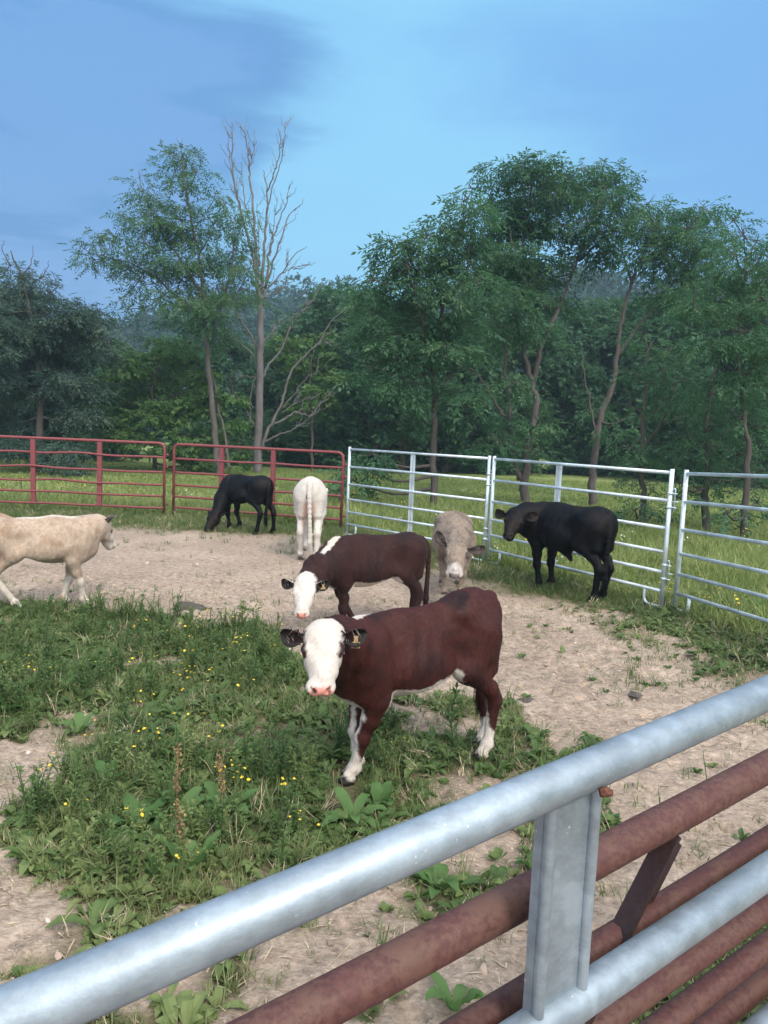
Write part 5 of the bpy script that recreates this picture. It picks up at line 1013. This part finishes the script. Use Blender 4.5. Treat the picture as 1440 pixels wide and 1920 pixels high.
    # single big-leaved dock plants
    def dock(px, py, size, label, seed, stalk=False, nl=7, upr=.9):
        rg = np.random.RandomState(seed); g = G(px, py); g[2] = float(ground_z(g[0], g[1])); root = empty('dock_plant', g, label, 'weed', 'broad-leaved dock plants')
        V = []; F = []
        for i in range(nl):
            a = i*2.4+rg.uniform(-.4, .4); leaf_strip(V, F, np.array([math.cos(a)*.012, math.sin(a)*.012, .0]), [math.cos(a), math.sin(a), upr*rg.uniform(.5, 1.6)], [0, 0, 1], size*rg.uniform(.65, 1.1), size*rg.uniform(.22, .32), rg, fold=.3, droop=rg.uniform(.3, .7), nseg=7, wav=.006)
        m = MB(); m.add(V, np.array(F), tint=np.full(len(V), rg.uniform(.3, .9))); m.build('leaves', MAT['dock'], root)
        if stalk:
            m = MB(); h = size*rg.uniform(1.3, 1.8); tp = np.array([rg.normal(0, .05), rg.normal(0, .05), h]); m.add(*tube([(0, 0, 0), tp*.5, tp], [.004, .003, .0015], 5)); n = 170; t = rg.uniform(.4, 1, n); C = tp*t[:, None]+rg.normal(0, .009, (n, 3))
            X, Y, Z = upright(rg, n, 1.0); stamp(m, np.array([[-1, -1, 0], [1, -1, 0], [1, 1, .5], [-1, 1, .5]]), np.array([[0, 1, 2, 3]]), C, X, Y, Z, rg.uniform(.0025, .005, n)); m.build('seed_stalk', MAT['seed'], root)
    for a in [(150, 1375, .20, 'dock plant with pale upright leaves above the bare patch on the left', 1), (200, 1480, .19, 'dock plant with one tall pointed leaf right of the bare patch', 2, False, 4, 2.0), (255, 1560, .26, 'large arching dock plant in the lower middle of the weeds', 3, False, 9), (330, 1540, .24, 'dock plant with a brown seed stalk, lowest in the weed patch', 4, True, 8),
              (215, 1605, .20, 'dock plant with a pale curled leaf on the bare edge below the weeds', 5, False, 5, .5), (420, 1530, .22, 'dock plant with a brown seed stalk in the middle of the weeds', 6, True, 7), (455, 1420, .18, 'dock plant at the edge of the dirt gap left of the calf', 7, False, 6), (320, 1430, .20, 'dock plant with two long raised leaves above the dirt gap', 8, False, 5, 1.8),
              (712, 1515, .22, 'dock plant hiding the front feet of the nearest calf', 9, False, 6, 1.8), (660, 1545, .22, 'dock plant just above the silver top rail under the nearest calf', 10, False, 8), (60, 1290, .22, 'dock plant with spread leaves at the far left of the weeds', 11, False, 8), (20, 1340, .22, 'leafy dock plant cut by the left edge of the picture', 12, False, 9), (130, 1300, .18, 'dock plant between two others at the left of the weed patch', 13, False, 7),
              (360, 1640, .22, 'dock plant at the bottom tip of the weed patch', 14, True, 7, 1.4), (300, 1660, .18, 'upright dock plant below the weed patch beside the litter', 15, False, 5, 1.8), (520, 1250, .17, 'dock plant in front of the dark brown calf', 16, False, 6), (820, 1660, .20, 'dock plant under the silver rail left of the strap', 17, False, 7, .8), (1415, 1150, .26, 'light green dock plant at the foot of the right silver panel', 18, False, 9, 1.2), (850, 1890, .18, 'dock plant at the bottom edge between the two red pipes', 19, False, 6)]:
        dock(*a)
    # tall stems standing alone
    def tall_weed(px, py, h, label, seed, leaf=True):
        rg = np.random.RandomState(seed); g = G(px, py); g[2] = float(ground_z(g[0], g[1])); root = empty('tall_weed', g, label, 'weed', 'tall single-stemmed weeds')
        tp = np.array([rg.normal(0, .06), rg.normal(0, .06), h]); m = MB(); V = []; F = []; pts = smoothpath([(0, 0, 0), tp*.5+[rg.normal(0, .02), 0, 0], tp], 5); m.add(*tube(pts, np.linspace(.004, .0015, len(pts)), 5), tint=.2)
        for i in range(34 if leaf else 14):
            t = .12+.88*i/(34 if leaf else 14); p = pts[min(len(pts)-1, int(t*len(pts)))]; a = i*2.4; leaf_strip(V, F, p, [math.cos(a), math.sin(a), rg.uniform(.2, .8)], [0, 0, 1], (.085 if leaf else .05)*(1.2-.7*t), .016 if leaf else .008, rg, droop=.3, nseg=3)
        m.add(V, np.array(F), tint=np.full(len(V), rg.uniform(.3, .7))); m.build('stem', MAT['weed'], root, smooth=False)
    for a in [(80, 1215, .42, 'tall leafy weed in front of the cream calf, between its legs', 1), (275, 1190, .36, 'tall leafy weed standing against the bare soil right of the cream calf', 2), (140, 1200, .30, 'tall leafy weed below the front legs of the cream calf', 3), (850, 1400, .34, 'thin tall weed beside the hind leg of the nearest calf', 4), (1290, 1560, .40, 'thin bare weed in front of the red pipes at the right', 5, False), (1240, 1600, .30, 'short bare weed left of the thin one by the red pipes', 6, False), (1350, 1740, .34, 'thin weed rising between the red pipes at the lower right', 7, False), (20, 1230, .30, 'leafy weed at the left edge under the cream calf', 8)]:
        tall_weed(*a)
# ------------------------------------------------------------------ air
if DO_HAZE:
    m = bpy.data.materials.new('haze'); m.use_nodes = True; t = m.node_tree; t.nodes.clear(); o = N(t, 'ShaderNodeOutputMaterial'); v = N(t, 'ShaderNodeVolumePrincipled'); v.inputs['Color'].default_value = (.62, .86, 1.0, 1); v.inputs['Density'].default_value = .0012; v.inputs['Anisotropy'].default_value = .2
    t.links.new(v.outputs[0], o.inputs['Volume']); mb = MB(); mb.add(*box((0, 150, 24), (700, 420, 52))); h = mb.build('haze', m, smooth=False); tag(h, kind='stuff')
